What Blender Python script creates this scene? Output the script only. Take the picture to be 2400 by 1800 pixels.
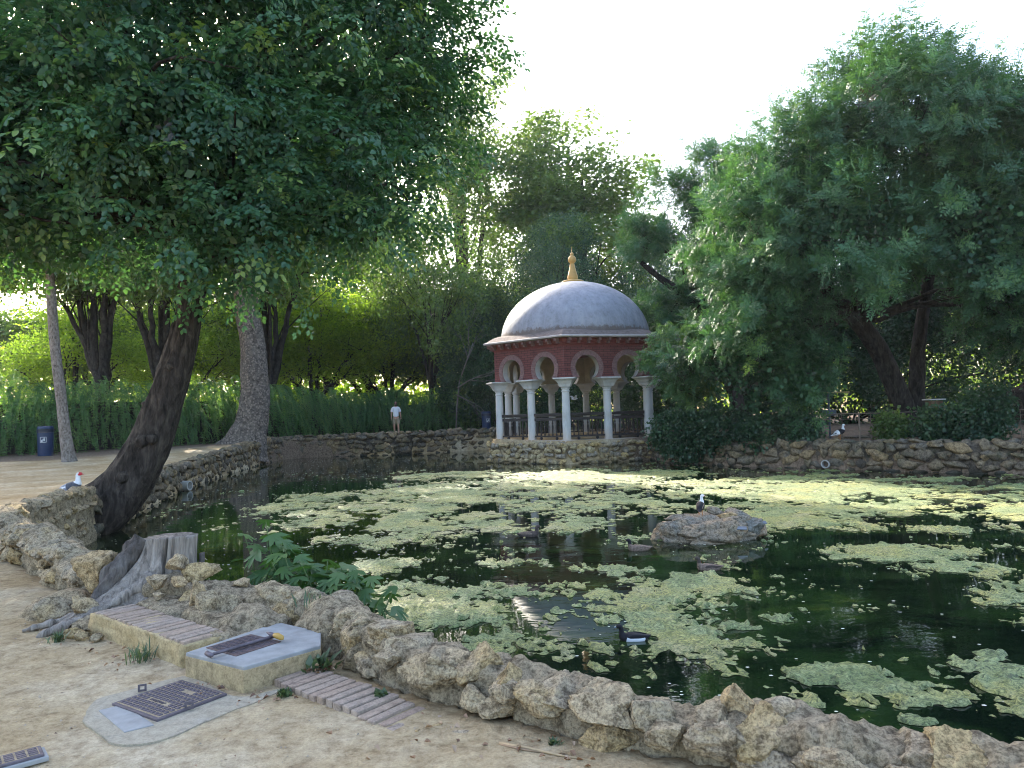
import bpy, bmesh, math, random
import numpy as np
from mathutils import Vector, Matrix, Euler

for o in list(bpy.data.objects):
    bpy.data.objects.remove(o, do_unlink=True)
SC = bpy.context.scene
COL = SC.collection
rad = math.radians

# ------------------------------------------------------------------ camera
cam_d = bpy.data.cameras.new('camera')
cam_d.sensor_width = 36.0
cam_d.lens = 36.0 * 1733.0 / 2400.0
cam_d.clip_start = 0.05
cam_d.clip_end = 2000.0
cam = bpy.data.objects.new('camera', cam_d)
COL.objects.link(cam)
EYE = 1.25
cam.matrix_world = (Matrix.Translation((0, 0, EYE)) @ Matrix.Rotation(rad(90 + 2.35), 4, 'X')
                    @ Matrix.Rotation(rad(-1.8), 4, 'Z'))
SC.camera = cam

# ------------------------------------------------------------------ light
SUN_AZ, SUN_EL = rad(-27.0), rad(30.0)          # azimuth from +Y, negative = left of the view
world = bpy.data.worlds.new('World')
SC.world = world
world.use_nodes = True
wn = world.node_tree.nodes
wl = world.node_tree.links
wn.clear()
w_out = wn.new('ShaderNodeOutputWorld')
w_bg = wn.new('ShaderNodeBackground')
w_sky = wn.new('ShaderNodeTexSky')
w_sky.sky_type = 'NISHITA'
w_sky.sun_disc = False
w_sky.sun_elevation = SUN_EL
w_sky.sun_rotation = SUN_AZ
w_sky.air_density = 1.0
w_sky.dust_density = 3.0
w_sky.ozone_density = 1.0
w_bg.inputs['Strength'].default_value = 0.15
wl.new(w_sky.outputs[0], w_bg.inputs['Color'])
wl.new(w_bg.outputs[0], w_out.inputs['Surface'])

sun_d = bpy.data.lights.new('sun', 'SUN')
sun_d.energy = 2.8
sun_d.angle = rad(0.53)
sun_d.color = (1.0, 0.92, 0.78)
sun = bpy.data.objects.new('sun', sun_d)
COL.objects.link(sun)
sun_dir = Vector((math.sin(SUN_AZ) * math.cos(SUN_EL), math.cos(SUN_AZ) * math.cos(SUN_EL), math.sin(SUN_EL)))
sun.rotation_euler = sun_dir.to_track_quat('Z', 'Y').to_euler()
sun.location = sun_dir * 80

SC.render.engine = 'CYCLES'
SC.view_settings.view_transform = 'Standard'
SC.view_settings.look = 'None'
SC.view_settings.gamma = 1.0
SC.view_settings.use_curve_mapping = False
SC.view_settings.exposure = 2.32
SC.cycles.use_denoising = True
SC.cycles.pixel_filter_type = 'BLACKMAN_HARRIS'
SC.cycles.filter_width = 1.05
SC.cycles.max_bounces = 8
SC.cycles.diffuse_bounces = 5
SC.cycles.glossy_bounces = 3
SC.cycles.transmission_bounces = 4
SC.cycles.transparent_max_bounces = 4
SC.cycles.sample_clamp_indirect = 6.0
SC.cycles.caustics_reflective = False
SC.cycles.caustics_refractive = False

# ------------------------------------------------------------------ helpers
RNG = np.random.default_rng(7)
random.seed(7)


def _hash(ix, iy, iz, s):
    h = (ix.astype(np.int64) * 374761393 + iy.astype(np.int64) * 668265263 + iz.astype(np.int64) * 2147483647 + s * 974711) & 0xffffffff
    h = ((h ^ (h >> 13)) * 1274126177) & 0xffffffff
    h = ((h ^ (h >> 16)) * 2246822519) & 0xffffffff
    return ((h ^ (h >> 15)) & 0xffffff) / float(0xffffff) * 2 - 1


def noise(p, s=0):
    p = np.asarray(p, dtype=float)
    i = np.floor(p).astype(np.int64)
    f = p - i
    u = f * f * f * (f * (f * 6 - 15) + 10)
    r = 0.0
    for dx in (0, 1):
        wx = u[:, 0] if dx else 1 - u[:, 0]
        for dy in (0, 1):
            wy = u[:, 1] if dy else 1 - u[:, 1]
            for dz in (0, 1):
                wz = u[:, 2] if dz else 1 - u[:, 2]
                r = r + wx * wy * wz * _hash(i[:, 0] + dx, i[:, 1] + dy, i[:, 2] + dz, s)
    return r


def fbm(p, oct=4, s=0, gain=0.5):
    p = np.asarray(p, dtype=float)
    a, t = 1.0, 0.0
    for k in range(oct):
        t = t + a * noise(p, s + k * 17)
        p = p * 2.03 + 3.7
        a *= gain
    return t


def p3(x, y, z=None):
    x = np.asarray(x, float).ravel()
    y = np.asarray(y, float).ravel()
    return np.stack([x, y, np.zeros_like(x) if z is None else np.asarray(z, float).ravel() + 0 * x], 1)


def smooth01(a, b, x):
    t = np.clip((x - a) / (b - a), 0, 1)
    return t * t * (3 - 2 * t)


def mesh_np(name, V, faces, attrs=None, smooth=False, mats=None, midx=None):
    """V (n,3); faces: one (m,k) int array or a list of them."""
    V = np.ascontiguousarray(V, dtype=np.float32)
    if isinstance(faces, np.ndarray):
        faces = [faces]
    faces = [f for f in faces if len(f)]
    me = bpy.data.meshes.new(name)
    me.vertices.add(len(V))
    me.vertices.foreach_set('co', V.ravel())
    loops = np.concatenate([f.ravel() for f in faces]).astype(np.int32)
    tot = np.concatenate([np.full(len(f), f.shape[1], np.int32) for f in faces])
    start = np.concatenate([[0], np.cumsum(tot)[:-1]]).astype(np.int32)
    me.loops.add(len(loops))
    me.loops.foreach_set('vertex_index', loops)
    me.polygons.add(len(tot))
    me.polygons.foreach_set('loop_start', start)
    me.polygons.foreach_set('loop_total', tot)
    if midx is not None:
        me.polygons.foreach_set('material_index', np.asarray(midx, np.int32))
    if smooth:
        me.polygons.foreach_set('use_smooth', np.ones(len(tot), bool))
    for k, a in (attrs or {}).items():
        at = me.attributes.new(k, 'FLOAT', 'POINT')
        at.data.foreach_set('value', np.asarray(a, np.float32).ravel())
    me.update(calc_edges=True)
    for m in (mats or []):
        me.materials.append(m)
    return me


def link(name, data, parent=None, mat=None, loc=None, rot=None, scale=None):
    o = bpy.data.objects.new(name, data)
    COL.objects.link(o)
    if parent is not None:
        o.parent = parent
    if mat is not None and data is not None and not data.materials:
        data.materials.append(mat)
    if loc is not None:
        o.location = loc
    if rot is not None:
        o.rotation_euler = rot
    if scale is not None:
        o.scale = scale
    return o


def tag(o, label=None, cat=None, group=None, kind=None):
    if label:
        o['label'] = label
    if cat:
        o['category'] = cat
    if group:
        o['group'] = group
    if kind:
        o['kind'] = kind
    return o


def thing(name, label, cat, loc=(0, 0, 0), rot=(0, 0, 0), group=None):
    o = link(name, None, loc=loc, rot=rot)
    o.empty_display_size = 0.2
    return tag(o, label, cat, group)


class MB:
    """collects simple shapes, builds ONE mesh object"""
    def __init__(self):
        self.v, self.f, self.m = [], [], []

    def add(self, V, F, m=0):
        n = len(self.v)
        self.v += [tuple(map(float, p)) for p in V]
        self.f += [tuple(int(i) + n for i in f) for f in F]
        self.m += [m] * len(F)
        return self

    def box(self, c, s, m=0, M=None, taper=1.0):
        x, y, z = s[0] / 2, s[1] / 2, s[2] / 2
        V = [(-x, -y, -z), (x, -y, -z), (x, y, -z), (-x, y, -z),
             (-x * taper, -y * taper, z), (x * taper, -y * taper, z), (x * taper, y * taper, z), (-x * taper, y * taper, z)]
        V = [(Vector(p) if M is None else M @ Vector(p)) + Vector(c) for p in V]
        return self.add(V, [(0, 3, 2, 1), (4, 5, 6, 7), (0, 1, 5, 4), (1, 2, 6, 5), (2, 3, 7, 6), (3, 0, 4, 7)], m)

    def lathe(self, prof, n=24, c=(0, 0, 0), m=0):
        V, F = [], []
        for r, z in prof:
            for k in range(n):
                a = 2 * math.pi * k / n
                V.append((c[0] + r * math.cos(a), c[1] + r * math.sin(a), c[2] + z))
        for j in range(len(prof) - 1):
            for k in range(n):
                F.append((j * n + k, j * n + (k + 1) % n, (j + 1) * n + (k + 1) % n, (j + 1) * n + k))
        F.append(tuple(range(n))[::-1])
        F.append(tuple((len(prof) - 1) * n + k for k in range(n)))
        return self.add(V, F, m)

    def tube(self, pts, rads, n=8, m=0):
        V, F = tube_np(pts, rads, n)
        self.add(V, [tuple(f) for f in F], m)
        L = len(pts)
        k = len(self.v) - L * n
        self.f += [tuple(k + i for i in range(n))[::-1], tuple(k + (L - 1) * n + i for i in range(n))]
        self.m += [m, m]
        return self

    def prism(self, poly, z0, z1, m=0):
        n = len(poly)
        V = [(p[0], p[1], z0) for p in poly] + [(p[0], p[1], z1) for p in poly]
        F = [tuple(range(n))[::-1], tuple(range(n, 2 * n))] + [(i, (i + 1) % n, n + (i + 1) % n, n + i) for i in range(n)]
        return self.add(V, F, m)

    def mesh(self, name, mats, smooth=False, bevel=0, auto=None):
        me = bpy.data.meshes.new(name)
        me.from_pydata(self.v, [], self.f)
        for i, p in enumerate(me.polygons):
            p.material_index = self.m[i]
            p.use_smooth = smooth
        for mt in (mats if isinstance(mats, (list, tuple)) else [mats]):
            me.materials.append(mt)
        bm = bmesh.new()
        bm.from_mesh(me)
        bmesh.ops.recalc_face_normals(bm, faces=bm.faces)
        if bevel:
            bmesh.ops.bevel(bm, geom=list(bm.edges), offset=bevel, segments=2, affect='EDGES', profile=0.6)
        bm.to_mesh(me)
        bm.free()
        if auto is not None:
            me.polygons.foreach_set('use_smooth', np.ones(len(me.polygons), bool))
            me.set_sharp_from_angle(angle=rad(auto))
        return me

    def obj(self, name, mats, parent=None, loc=None, rot=None, scale=None, **k):
        return link(name, self.mesh(name, mats, **k), parent, None, loc, rot, scale)


def frames(pts):
    P = np.asarray(pts, float)
    T = np.gradient(P, axis=0)
    T /= np.linalg.norm(T, axis=1)[:, None] + 1e-12
    ref = np.array([0, 0, 1.0]) if abs(T[0, 2]) < 0.9 else np.array([1.0, 0, 0])
    U = np.zeros_like(T)
    W = np.zeros_like(T)
    u = np.cross(ref, T[0])
    u /= np.linalg.norm(u)
    for i, t in enumerate(T):
        u = u - t * np.dot(u, t)
        u /= np.linalg.norm(u) + 1e-12
        U[i] = u
        W[i] = np.cross(t, u)
    return P, T, U, W


def tube_np(pts, rads, n=8):
    P, T, U, W = frames(pts)
    r = np.asarray(rads, float).reshape(-1, 1, 1) * np.ones((len(P), 1, 1))
    a = np.linspace(0, 2 * np.pi, n, endpoint=False)
    ring = U[:, None, :] * np.cos(a)[None, :, None] + W[:, None, :] * np.sin(a)[None, :, None]
    V = (P[:, None, :] + ring * r).reshape(-1, 3)
    L = len(P)
    j, k = np.meshgrid(np.arange(L - 1), np.arange(n), indexing='ij')
    F = np.stack([j * n + k, j * n + (k + 1) % n, (j + 1) * n + (k + 1) % n, (j + 1) * n + k], -1).reshape(-1, 4)
    return V, F


def catmull(pts, n):
    """resample a polyline smoothly into n points of equal spacing"""
    P = np.asarray(pts, float)
    Q = np.vstack([2 * P[0] - P[1], P, 2 * P[-1] - P[-2]])
    out = []
    for i in range(1, len(Q) - 2):
        t = np.linspace(0, 1, 24, endpoint=False)[:, None]
        a, b, c, d = Q[i - 1], Q[i], Q[i + 1], Q[i + 2]
        out.append(0.5 * (2 * b + (c - a) * t + (2 * a - 5 * b + 4 * c - d) * t ** 2 + (3 * b - a - 3 * c + d) * t ** 3))
    out = np.vstack(out + [P[-1:]])
    s = np.concatenate([[0], np.cumsum(np.linalg.norm(np.diff(out, axis=0), axis=1))])
    q = np.linspace(0, s[-1], n)
    return np.stack([np.interp(q, s, out[:, k]) for k in range(P.shape[1])], 1), q


class Acc:
    """accumulates numpy meshes (same face size) into one"""
    def __init__(self):
        self.V, self.F, self.A, self.n = [], {}, [], 0

    def add(self, V, F, a=0.5):
        self.V.append(V)
        self.A.append(np.full(len(V), a) if np.isscalar(a) else a)
        self.F.setdefault(F.shape[1], []).append(F + self.n)
        self.n += len(V)

    def mesh(self, name, mat, smooth=False):
        return mesh_np(name, np.vstack(self.V), [np.vstack(f) for f in self.F.values()],
                       {'tint': np.concatenate(self.A)}, smooth, [mat])


# ------------------------------------------------------------------ materials
def new_mat(name):
    m = bpy.data.materials.new(name)
    m.use_nodes = True
    nt = m.node_tree
    b = nt.nodes['Principled BSDF']
    return m, nt, b


def nd(nt, kind, **kw):
    n = nt.nodes.new(kind)
    for k, v in kw.items():
        if k in n.inputs:
            n.inputs[k].default_value = v
        else:
            setattr(n, k, v)
    return n


def ramp(nt, fac, stops, interp='LINEAR'):
    r = nt.nodes.new('ShaderNodeValToRGB')
    r.color_ramp.interpolation = interp
    e = r.color_ramp.elements
    while len(e) < len(stops):
        e.new(0.5)
    for el, (p, c) in zip(e, stops):
        el.position = p
        el.color = (c[0], c[1], c[2], 1)
    nt.links.new(fac, r.inputs[0])
    return r.outputs[0]


def coords(nt, scale=(1, 1, 1), which='Object'):
    t = nt.nodes.new('ShaderNodeTexCoord')
    m = nt.nodes.new('ShaderNodeMapping')
    m.inputs['Scale'].default_value = scale
    nt.links.new(t.outputs[which], m.inputs[0])
    return m.outputs[0]


def ntex(nt, vec, scale, detail=6, rough=0.55, dist=0.0):
    n = nd(nt, 'ShaderNodeTexNoise', Scale=scale, Detail=detail, Roughness=rough, Distortion=dist)
    nt.links.new(vec, n.inputs['Vector'])
    return n.outputs['Fac']


def mix(nt, fac, a, b, mode='MIX'):
    m = nt.nodes.new('ShaderNodeMix')
    m.data_type = 'RGBA'
    m.blend_type = mode
    for sock, v in ((m.inputs['Factor'], fac), (m.inputs['A'], a), (m.inputs['B'], b)):
        if isinstance(v, bpy.types.NodeSocket):
            nt.links.new(v, sock)
        elif isinstance(v, (int, float)):
            sock.default_value = v
        else:
            sock.default_value = (v[0], v[1], v[2], 1)
    return m.outputs['Result']


def math_n(nt, op, a, b=0.0, c=0.0):
    m = nd(nt, 'ShaderNodeMath', operation=op)
    for i, v in enumerate((a, b, c)):
        if isinstance(v, bpy.types.NodeSocket):
            nt.links.new(v, m.inputs[i])
        else:
            m.inputs[i].default_value = v
    return m.outputs[0]


def bump(nt, b, h, dist=0.02, strength=1.0, prev=None):
    n = nd(nt, 'ShaderNodeBump', Distance=dist, Strength=strength)
    nt.links.new(h, n.inputs['Height'])
    if prev is not None:
        nt.links.new(prev, n.inputs['Normal'])
    nt.links.new(n.outputs[0], b.inputs['Normal'])
    return n.outputs[0]


def simple(name, col, rough=0.6, metal=0.0, var=0.15, scale=8.0, bmp=0.0, spec=0.5):
    m, nt, b = new_mat(name)
    v = coords(nt)
    f = ntex(nt, v, scale, 6, 0.6)
    lo = [c * (1 - var) for c in col]
    hi = [min(1, c * (1 + var)) for c in col]
    nt.links.new(ramp(nt, f, [(0.3, lo), (0.7, hi)]), b.inputs['Base Color'])
    b.inputs['Roughness'].default_value = rough
    b.inputs['Metallic'].default_value = metal
    b.inputs['Specular IOR Level'].default_value = spec
    if bmp:
        bump(nt, b, f, bmp)
    return m


def stone_mat(name, cols, bump_d=0.012, scale=1.0, dust=0.0, moss=0.0, con=1.0, wet=None):
    """rough limestone: every stone takes its own tone, pitted relief"""
    m, nt, b = new_mat(name)
    tc = nt.nodes.new('ShaderNodeNewGeometry')
    pos = tc.outputs['Position']
    oi = nt.nodes.new('ShaderNodeObjectInfo')
    n1 = ntex(nt, pos, 3.5 * scale, 5, 0.6)
    n2 = ntex(nt, pos, 22 * scale, 7, 0.68)
    n3 = ntex(nt, pos, 95 * scale, 4, 0.7)
    k = math_n(nt, 'MULTIPLY_ADD', n1, 1.1, -0.3)
    k = math_n(nt, 'MULTIPLY_ADD', oi.outputs['Random'], 0.75, k)
    n = len(cols)
    c = ramp(nt, k, [(0.12 + 0.8 * i / max(1, n - 1), q) for i, q in enumerate(cols)])
    dark = ramp(nt, n2, [(0.38, (0.3, 0.27, 0.24)), (0.48, (0.85, 0.83, 0.8)), (0.62, (1.2, 1.18, 1.14))])
    c = mix(nt, 0.85 * con, c, dark, 'MULTIPLY')
    pv = nd(nt, 'ShaderNodeTexVoronoi', Scale=30 * scale)
    nt.links.new(pos, pv.inputs['Vector'])
    pit = ramp(nt, pv.outputs['Distance'], [(0.05, (0.35, 0.32, 0.28)), (0.28, (1, 1, 1))])
    c = mix(nt, math_n(nt, 'MULTIPLY', n1, 0.55 * con), c, pit, 'MULTIPLY')
    grain = ramp(nt, n3, [(0.4, (0.42, 0.4, 0.38)), (0.5, (0.98, 0.98, 0.98)), (0.6, (1.32, 1.31, 1.28))])
    c = mix(nt, 0.7 * con, c, grain, 'MULTIPLY')
    if moss:
        mk = ramp(nt, ntex(nt, pos, 1.7, 5, 0.7), [(0.52, (0, 0, 0)), (0.66, (moss, moss, moss))])
        c = mix(nt, mk, c, (0.055, 0.065, 0.03))
    if wet is not None:
        sz = nt.nodes.new('ShaderNodeSeparateXYZ')
        nt.links.new(pos, sz.inputs[0])
        wz = math_n(nt, 'MULTIPLY_ADD', n1, 0.35, sz.outputs['Z'])
        wz = math_n(nt, 'SUBTRACT', wz, wet)
        c = mix(nt, ramp(nt, wz, [(0.2, (0.9, 0.9, 0.9)), (0.36, (0, 0, 0))]), c, (0.022, 0.022, 0.016))
    nt.links.new(c, b.inputs['Base Color'])
    b.inputs['Roughness'].default_value = 0.92
    b.inputs['Specular IOR Level'].default_value = 0.2
    h = math_n(nt, 'MULTIPLY_ADD', n3, 0.45, n2)
    h = math_n(nt, 'MULTIPLY_ADD', pv.outputs['Distance'], 0.35, h)
    bump(nt, b, h, bump_d, 0.9)
    return m


def leaf_mat(name, stops, trans=0.45, trans_tint=(1.2, 1.35, 0.55), rough=0.4, spec=0.5):
    m, nt, b = new_mat(name)
    at = nd(nt, 'ShaderNodeAttribute', attribute_name='tint')
    c = ramp(nt, at.outputs['Fac'], stops)
    oi = nt.nodes.new('ShaderNodeObjectInfo')
    nt.links.new(c, b.inputs['Base Color'])
    b.inputs['Roughness'].default_value = rough
    b.inputs['Specular IOR Level'].default_value = spec
    t = nt.nodes.new('ShaderNodeBsdfTranslucent')
    nt.links.new(mix(nt, 1.0, c, trans_tint, 'MULTIPLY'), t.inputs['Color'])
    mx = nt.nodes.new('ShaderNodeMixShader')
    mx.inputs[0].default_value = trans
    nt.links.new(b.outputs[0], mx.inputs[1])
    nt.links.new(t.outputs[0], mx.inputs[2])
    nt.links.new(mx.outputs[0], nt.nodes['Material Output'].inputs['Surface'])
    return m


def bark_mat(name, lo, hi, sc=(9, 9, 2.2), d=0.03, spots=None):
    m, nt, b = new_mat(name)
    v = coords(nt, sc)
    f = ntex(nt, v, 1.6, 8, 0.65, 0.6)
    g = ntex(nt, v, 9.0, 5, 0.6)
    c = ramp(nt, f, [(0.32, [x * 0.35 for x in lo]), (0.47, lo), (0.7, hi)])
    c = mix(nt, 0.5, c, ramp(nt, g, [(0.3, (0.6, 0.6, 0.6)), (0.7, (1.25, 1.25, 1.25))]), 'MULTIPLY')
    if spots:
        vo = nd(nt, 'ShaderNodeTexVoronoi', Scale=2.2)
        nt.links.new(v, vo.inputs['Vector'])
        s = ramp(nt, vo.outputs['Distance'], [(0.28, (1, 1, 1)), (0.45, (0, 0, 0))])
        c = mix(nt, math_n(nt, 'MULTIPLY', s, 0.7), c, spots)
    nt.links.new(c, b.inputs['Base Color'])
    b.inputs['Roughness'].default_value = 0.9
    b.inputs['Specular IOR Level'].default_value = 0.15
    bump(nt, b, f, d, 1.0)
    return m


M_ROCK = stone_mat('wall_stone', [(0.32, 0.27, 0.2), (0.4, 0.32, 0.21), (0.46, 0.36, 0.23), (0.38, 0.31, 0.22), (0.46, 0.34, 0.18)], 0.024)
M_ROCK_OCHRE = stone_mat('ochre_stone', [(0.4, 0.3, 0.18), (0.45, 0.35, 0.22), (0.42, 0.3, 0.16), (0.38, 0.31, 0.22)], 0.016)
M_MORTAR = stone_mat('earth_mortar', [(0.28, 0.22, 0.145), (0.35, 0.275, 0.175), (0.31, 0.25, 0.17)], 0.024, 0.8)
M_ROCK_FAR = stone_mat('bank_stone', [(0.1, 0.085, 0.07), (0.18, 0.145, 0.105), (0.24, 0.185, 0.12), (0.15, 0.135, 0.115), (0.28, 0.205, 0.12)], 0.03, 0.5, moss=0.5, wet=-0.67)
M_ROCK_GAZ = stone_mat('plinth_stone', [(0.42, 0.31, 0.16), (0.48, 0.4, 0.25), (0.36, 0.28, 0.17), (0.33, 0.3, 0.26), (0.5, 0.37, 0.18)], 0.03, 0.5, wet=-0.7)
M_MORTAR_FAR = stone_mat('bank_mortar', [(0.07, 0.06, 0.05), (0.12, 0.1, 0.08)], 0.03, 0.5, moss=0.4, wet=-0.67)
M_MORTAR_GAZ = stone_mat('plinth_mortar', [(0.2, 0.165, 0.12), (0.26, 0.21, 0.145)], 0.03, 0.5, wet=-0.7)
M_ISLET = stone_mat('islet_stone', [(0.17, 0.16, 0.14), (0.26, 0.23, 0.19), (0.36, 0.27, 0.18), (0.2, 0.2, 0.18)], 0.02, 1.0)

# ------------------------------------------------------------------ terrain, water
WATER = -0.65
NEAR_WALL = [(3.9, 0.95), (2.5, 1.68), (1.6, 2.2), (1.0, 2.6), (0.5, 2.86), (0.2, 3.03), (-0.02, 3.2), (-0.3, 3.37), (-0.5, 3.57),
             (-0.78, 3.95), (-1.2, 4.46), (-1.72, 4.74), (-2.2, 4.98), (-2.68, 5.2), (-3.35, 5.78), (-4.5, 7.0), (-5.3, 7.8),
             (-5.95, 8.6), (-6.4, 9.6), (-6.75, 10.6), (-7.05, 11.7), (-7.25, 12.5)]
LEFT_BANK = [(-7.25, 12.5), (-7.55, 13.7), (-8.35, 16.4), (-9.0, 18.8), (-9.65, 21.4), (-10.3, 24.6), (-10.8, 28.0), (-11.15, 31.0), (-11.5, 34.0)]
FAR_BANK = [(-11.5, 34.0), (-11.7, 36.5), (-11.0, 38.4), (-9.0, 38.5), (-6.6, 38.2), (-4.2, 39.2), (-2.4, 40.2), (0.5, 40.6), (2.5, 40.0)]
GAZ_C, GAZ_PHI = (2.7, 31.0), rad(-12)
RIGHT_BANK = [(5.3, 28.3), (5.45, 27.2), (5.9, 25.7), (6.9, 24.4), (8.1, 23.2), (9.3, 21.9), (10.95, 20.0), (12.7, 18.7), (15.0, 17.6), (19.0, 16.4), (24, 13)]


def hexpt(r, k):
    t = GAZ_PHI + rad(60 * k)
    return (GAZ_C[0] + r * math.sin(t), GAZ_C[1] - r * math.cos(t))


POND = (NEAR_WALL + LEFT_BANK[1:] + FAR_BANK[1:] + [(2.6, 36.5), hexpt(3.8, -2), hexpt(3.8, -1), hexpt(3.8, 0)]
        + RIGHT_BANK + [(27, 7), (20, 0.5), (10, -1.5), (6.0, -0.4)])
POND_A = np.array(POND)


def pond_sdf(x, y):
    """distance to the pond edge, negative inside the pond"""
    P = np.stack([x, y], 1)
    A, B = POND_A, np.roll(POND_A, -1, axis=0)
    best = np.full(len(P), 1e9)
    inside = np.zeros(len(P), bool)
    for a, b in zip(A, B):
        ab = b - a
        t = np.clip(((P - a) @ ab) / (ab @ ab), 0, 1)
        best = np.minimum(best, np.linalg.norm(P - a - t[:, None] * ab, axis=1))
        c = (a[1] > P[:, 1]) != (b[1] > P[:, 1])
        xi = a[0] + (P[:, 1] - a[1]) / (b[1] - a[1] + 1e-12) * ab[0]
        inside ^= c & (P[:, 0] < xi)
    return np.where(inside, -best, best)


def land_z(x, y):
    x = np.asarray(x, float)
    y = np.asarray(y, float)
    left = 0.33 * smooth01(19, 34, y)
    isl = smooth01(3.2, 5.0, x) * smooth01(14, 17, y)
    z = left * (1 - isl) + 0.10 * isl
    z = z + isl * 0.25 * smooth01(25, 32, y)
    return z


def gz(x, y):
    return float(land_z(np.array([x]), np.array([y]))[0])


xs = np.concatenate([np.linspace(-420, -40, 12), np.linspace(-34, -14.5, 24), np.arange(-14, 14, 0.14), np.linspace(14.6, 40, 30), np.linspace(50, 420, 12)])
ys = np.concatenate([np.linspace(-60, -3, 10), np.arange(-2, 8, 0.1), np.arange(8, 42, 0.16), np.linspace(42.5, 80, 24), np.linspace(95, 600, 12)])
gx, gy = np.meshgrid(xs, ys)
sd = pond_sdf(gx.ravel(), gy.ravel())
gzv = land_z(gx.ravel(), gy.ravel())
calm_ = 1 - 0.75 * np.exp(-(((gx.ravel() + 1.6) / 1.4) ** 2 + ((gy.ravel() - 3.6) / 1.3) ** 2))
gzv = gzv + calm_ * (0.012 * fbm(p3(gx * 0.8, gy * 0.8), 3) + 0.005 * fbm(p3(gx * 3.4, gy * 3.4), 2, 5)) * (sd > 0)
gzv = np.where(sd < 0.1, gzv - (gzv + 1.35) * smooth01(0.06, -0.22, sd), gzv)
isl = smooth01(3.2, 5.0, gx.ravel()) * smooth01(14, 17, gy.ravel())
hed = smooth01(-6, -2, (gy.ravel() - 30) - (gx.ravel() + 16) * 1.5) * (gx.ravel() < 4) * (gy.ravel() > 26)
litter = np.clip(isl + hed + 0.9 * (gy.ravel() > 47), 0, 1)
ny, nx = gx.shape
j, i = np.meshgrid(np.arange(ny - 1), np.arange(nx - 1), indexing='ij')
gf = np.stack([j * nx + i, j * nx + i + 1, (j + 1) * nx + i + 1, (j + 1) * nx + i], -1).reshape(-1, 4)

m, nt, b = new_mat('sandy_ground')
pos = nt.nodes.new('ShaderNodeNewGeometry').outputs['Position']
big = ntex(nt, pos, 0.9, 6, 0.6)
mid = ntex(nt, pos, 9.0, 7, 0.68, 0.4)
fine = ntex(nt, pos, 90.0, 4, 0.7)
c = ramp(nt, big, [(0.36, (0.35, 0.255, 0.14)), (0.5, (0.42, 0.325, 0.2)), (0.64, (0.5, 0.415, 0.295))])
c = mix(nt, 0.8, c, ramp(nt, mid, [(0.34, (0.55, 0.5, 0.44)), (0.48, (0.95, 0.93, 0.9)), (0.66, (1.2, 1.2, 1.18))]), 'MULTIPLY')
c = mix(nt, 0.5, c, ramp(nt, fine, [(0.33, (0.6, 0.58, 0.55)), (0.55, (1.03, 1.03, 1.03)), (0.75, (1.22, 1.22, 1.2))]), 'MULTIPLY')
vo = nd(nt, 'ShaderNodeTexVoronoi', Scale=9.0, Randomness=1.0)
nt.links.new(pos, vo.inputs['Vector'])
c = mix(nt, ramp(nt, vo.outputs['Distance'], [(0.04, (0.8, 0.8, 0.8)), (0.085, (0, 0, 0))]), c, (0.15, 0.105, 0.065))
lump = ntex(nt, pos, 28.0, 5, 0.65)
c = mix(nt, 0.45, c, ramp(nt, lump, [(0.36, (0.62, 0.57, 0.5)), (0.5, (1.0, 0.99, 0.97)), (0.64, (1.22, 1.23, 1.24))]), 'MULTIPLY')
lit = nd(nt, 'ShaderNodeAttribute', attribute_name='litter').outputs['Fac']
lc = ramp(nt, ntex(nt, pos, 14.0, 6, 0.75), [(0.3, (0.05, 0.035, 0.025)), (0.5, (0.17, 0.12, 0.085)), (0.72, (0.33, 0.25, 0.18))])
c = mix(nt, lit, c, lc)
nt.links.new(c, b.inputs['Base Color'])
b.inputs['Roughness'].default_value = 0.95
b.inputs['Specular IOR Level'].default_value = 0.15
bump(nt, b, math_n(nt, 'MULTIPLY_ADD', lump, 0.5, math_n(nt, 'MULTIPLY_ADD', fine, 0.3, mid)), 0.02, 0.9)
M_SAND = m
ground = link('ground', mesh_np('ground', np.stack([gx.ravel(), gy.ravel(), gzv], 1), gf, {'litter': litter}, True, [M_SAND]))
tag(ground, kind='structure')

m, nt, b = new_mat('pond_water')
pos = nt.nodes.new('ShaderNodeNewGeometry').outputs['Position']
wv = nd(nt, 'ShaderNodeMapping', Scale=(0.55, 1.0, 1.0))
nt.links.new(pos, wv.inputs[0])
murk = ntex(nt, wv.outputs[0], 0.9, 6, 0.62, 1.2)
nt.links.new(ramp(nt, murk, [(0.42, (0.0025, 0.006, 0.0035)), (0.6, (0.012, 0.028, 0.008)), (0.74, (0.06, 0.085, 0.012))]), b.inputs['Base Color'])
b.inputs['Roughness'].default_value = 0.015
b.inputs['IOR'].default_value = 1.333
r1 = ntex(nt, wv.outputs[0], 2.2, 4, 0.5, 0.3)
r2 = ntex(nt, wv.outputs[0], 11.0, 3, 0.5)
calm = ramp(nt, ntex(nt, pos, 0.17, 3, 0.5), [(0.4, (0.15, 0.15, 0.15)), (0.62, (1, 1, 1))])
hh = math_n(nt, 'MULTIPLY_ADD', r2, 0.16, r1)
bp = nd(nt, 'ShaderNodeBump', Distance=0.012, Strength=0.5)
nt.links.new(math_n(nt, 'MULTIPLY', hh, calm), bp.inputs['Height'])
nt.links.new(bp.outputs[0], b.inputs['Normal'])
M_WATER = m
bm = bmesh.new()
bm.faces.new([bm.verts.new((x, y, WATER)) for x, y in POND])
bmesh.ops.triangulate(bm, faces=bm.faces[:])
me = bpy.data.meshes.new('water')
bm.to_mesh(me)
bm.free()
for p in me.polygons:
    if p.normal.z < 0:
        p.flip()
water = link('water', me, mat=M_WATER)
tag(water, kind='structure')

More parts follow.
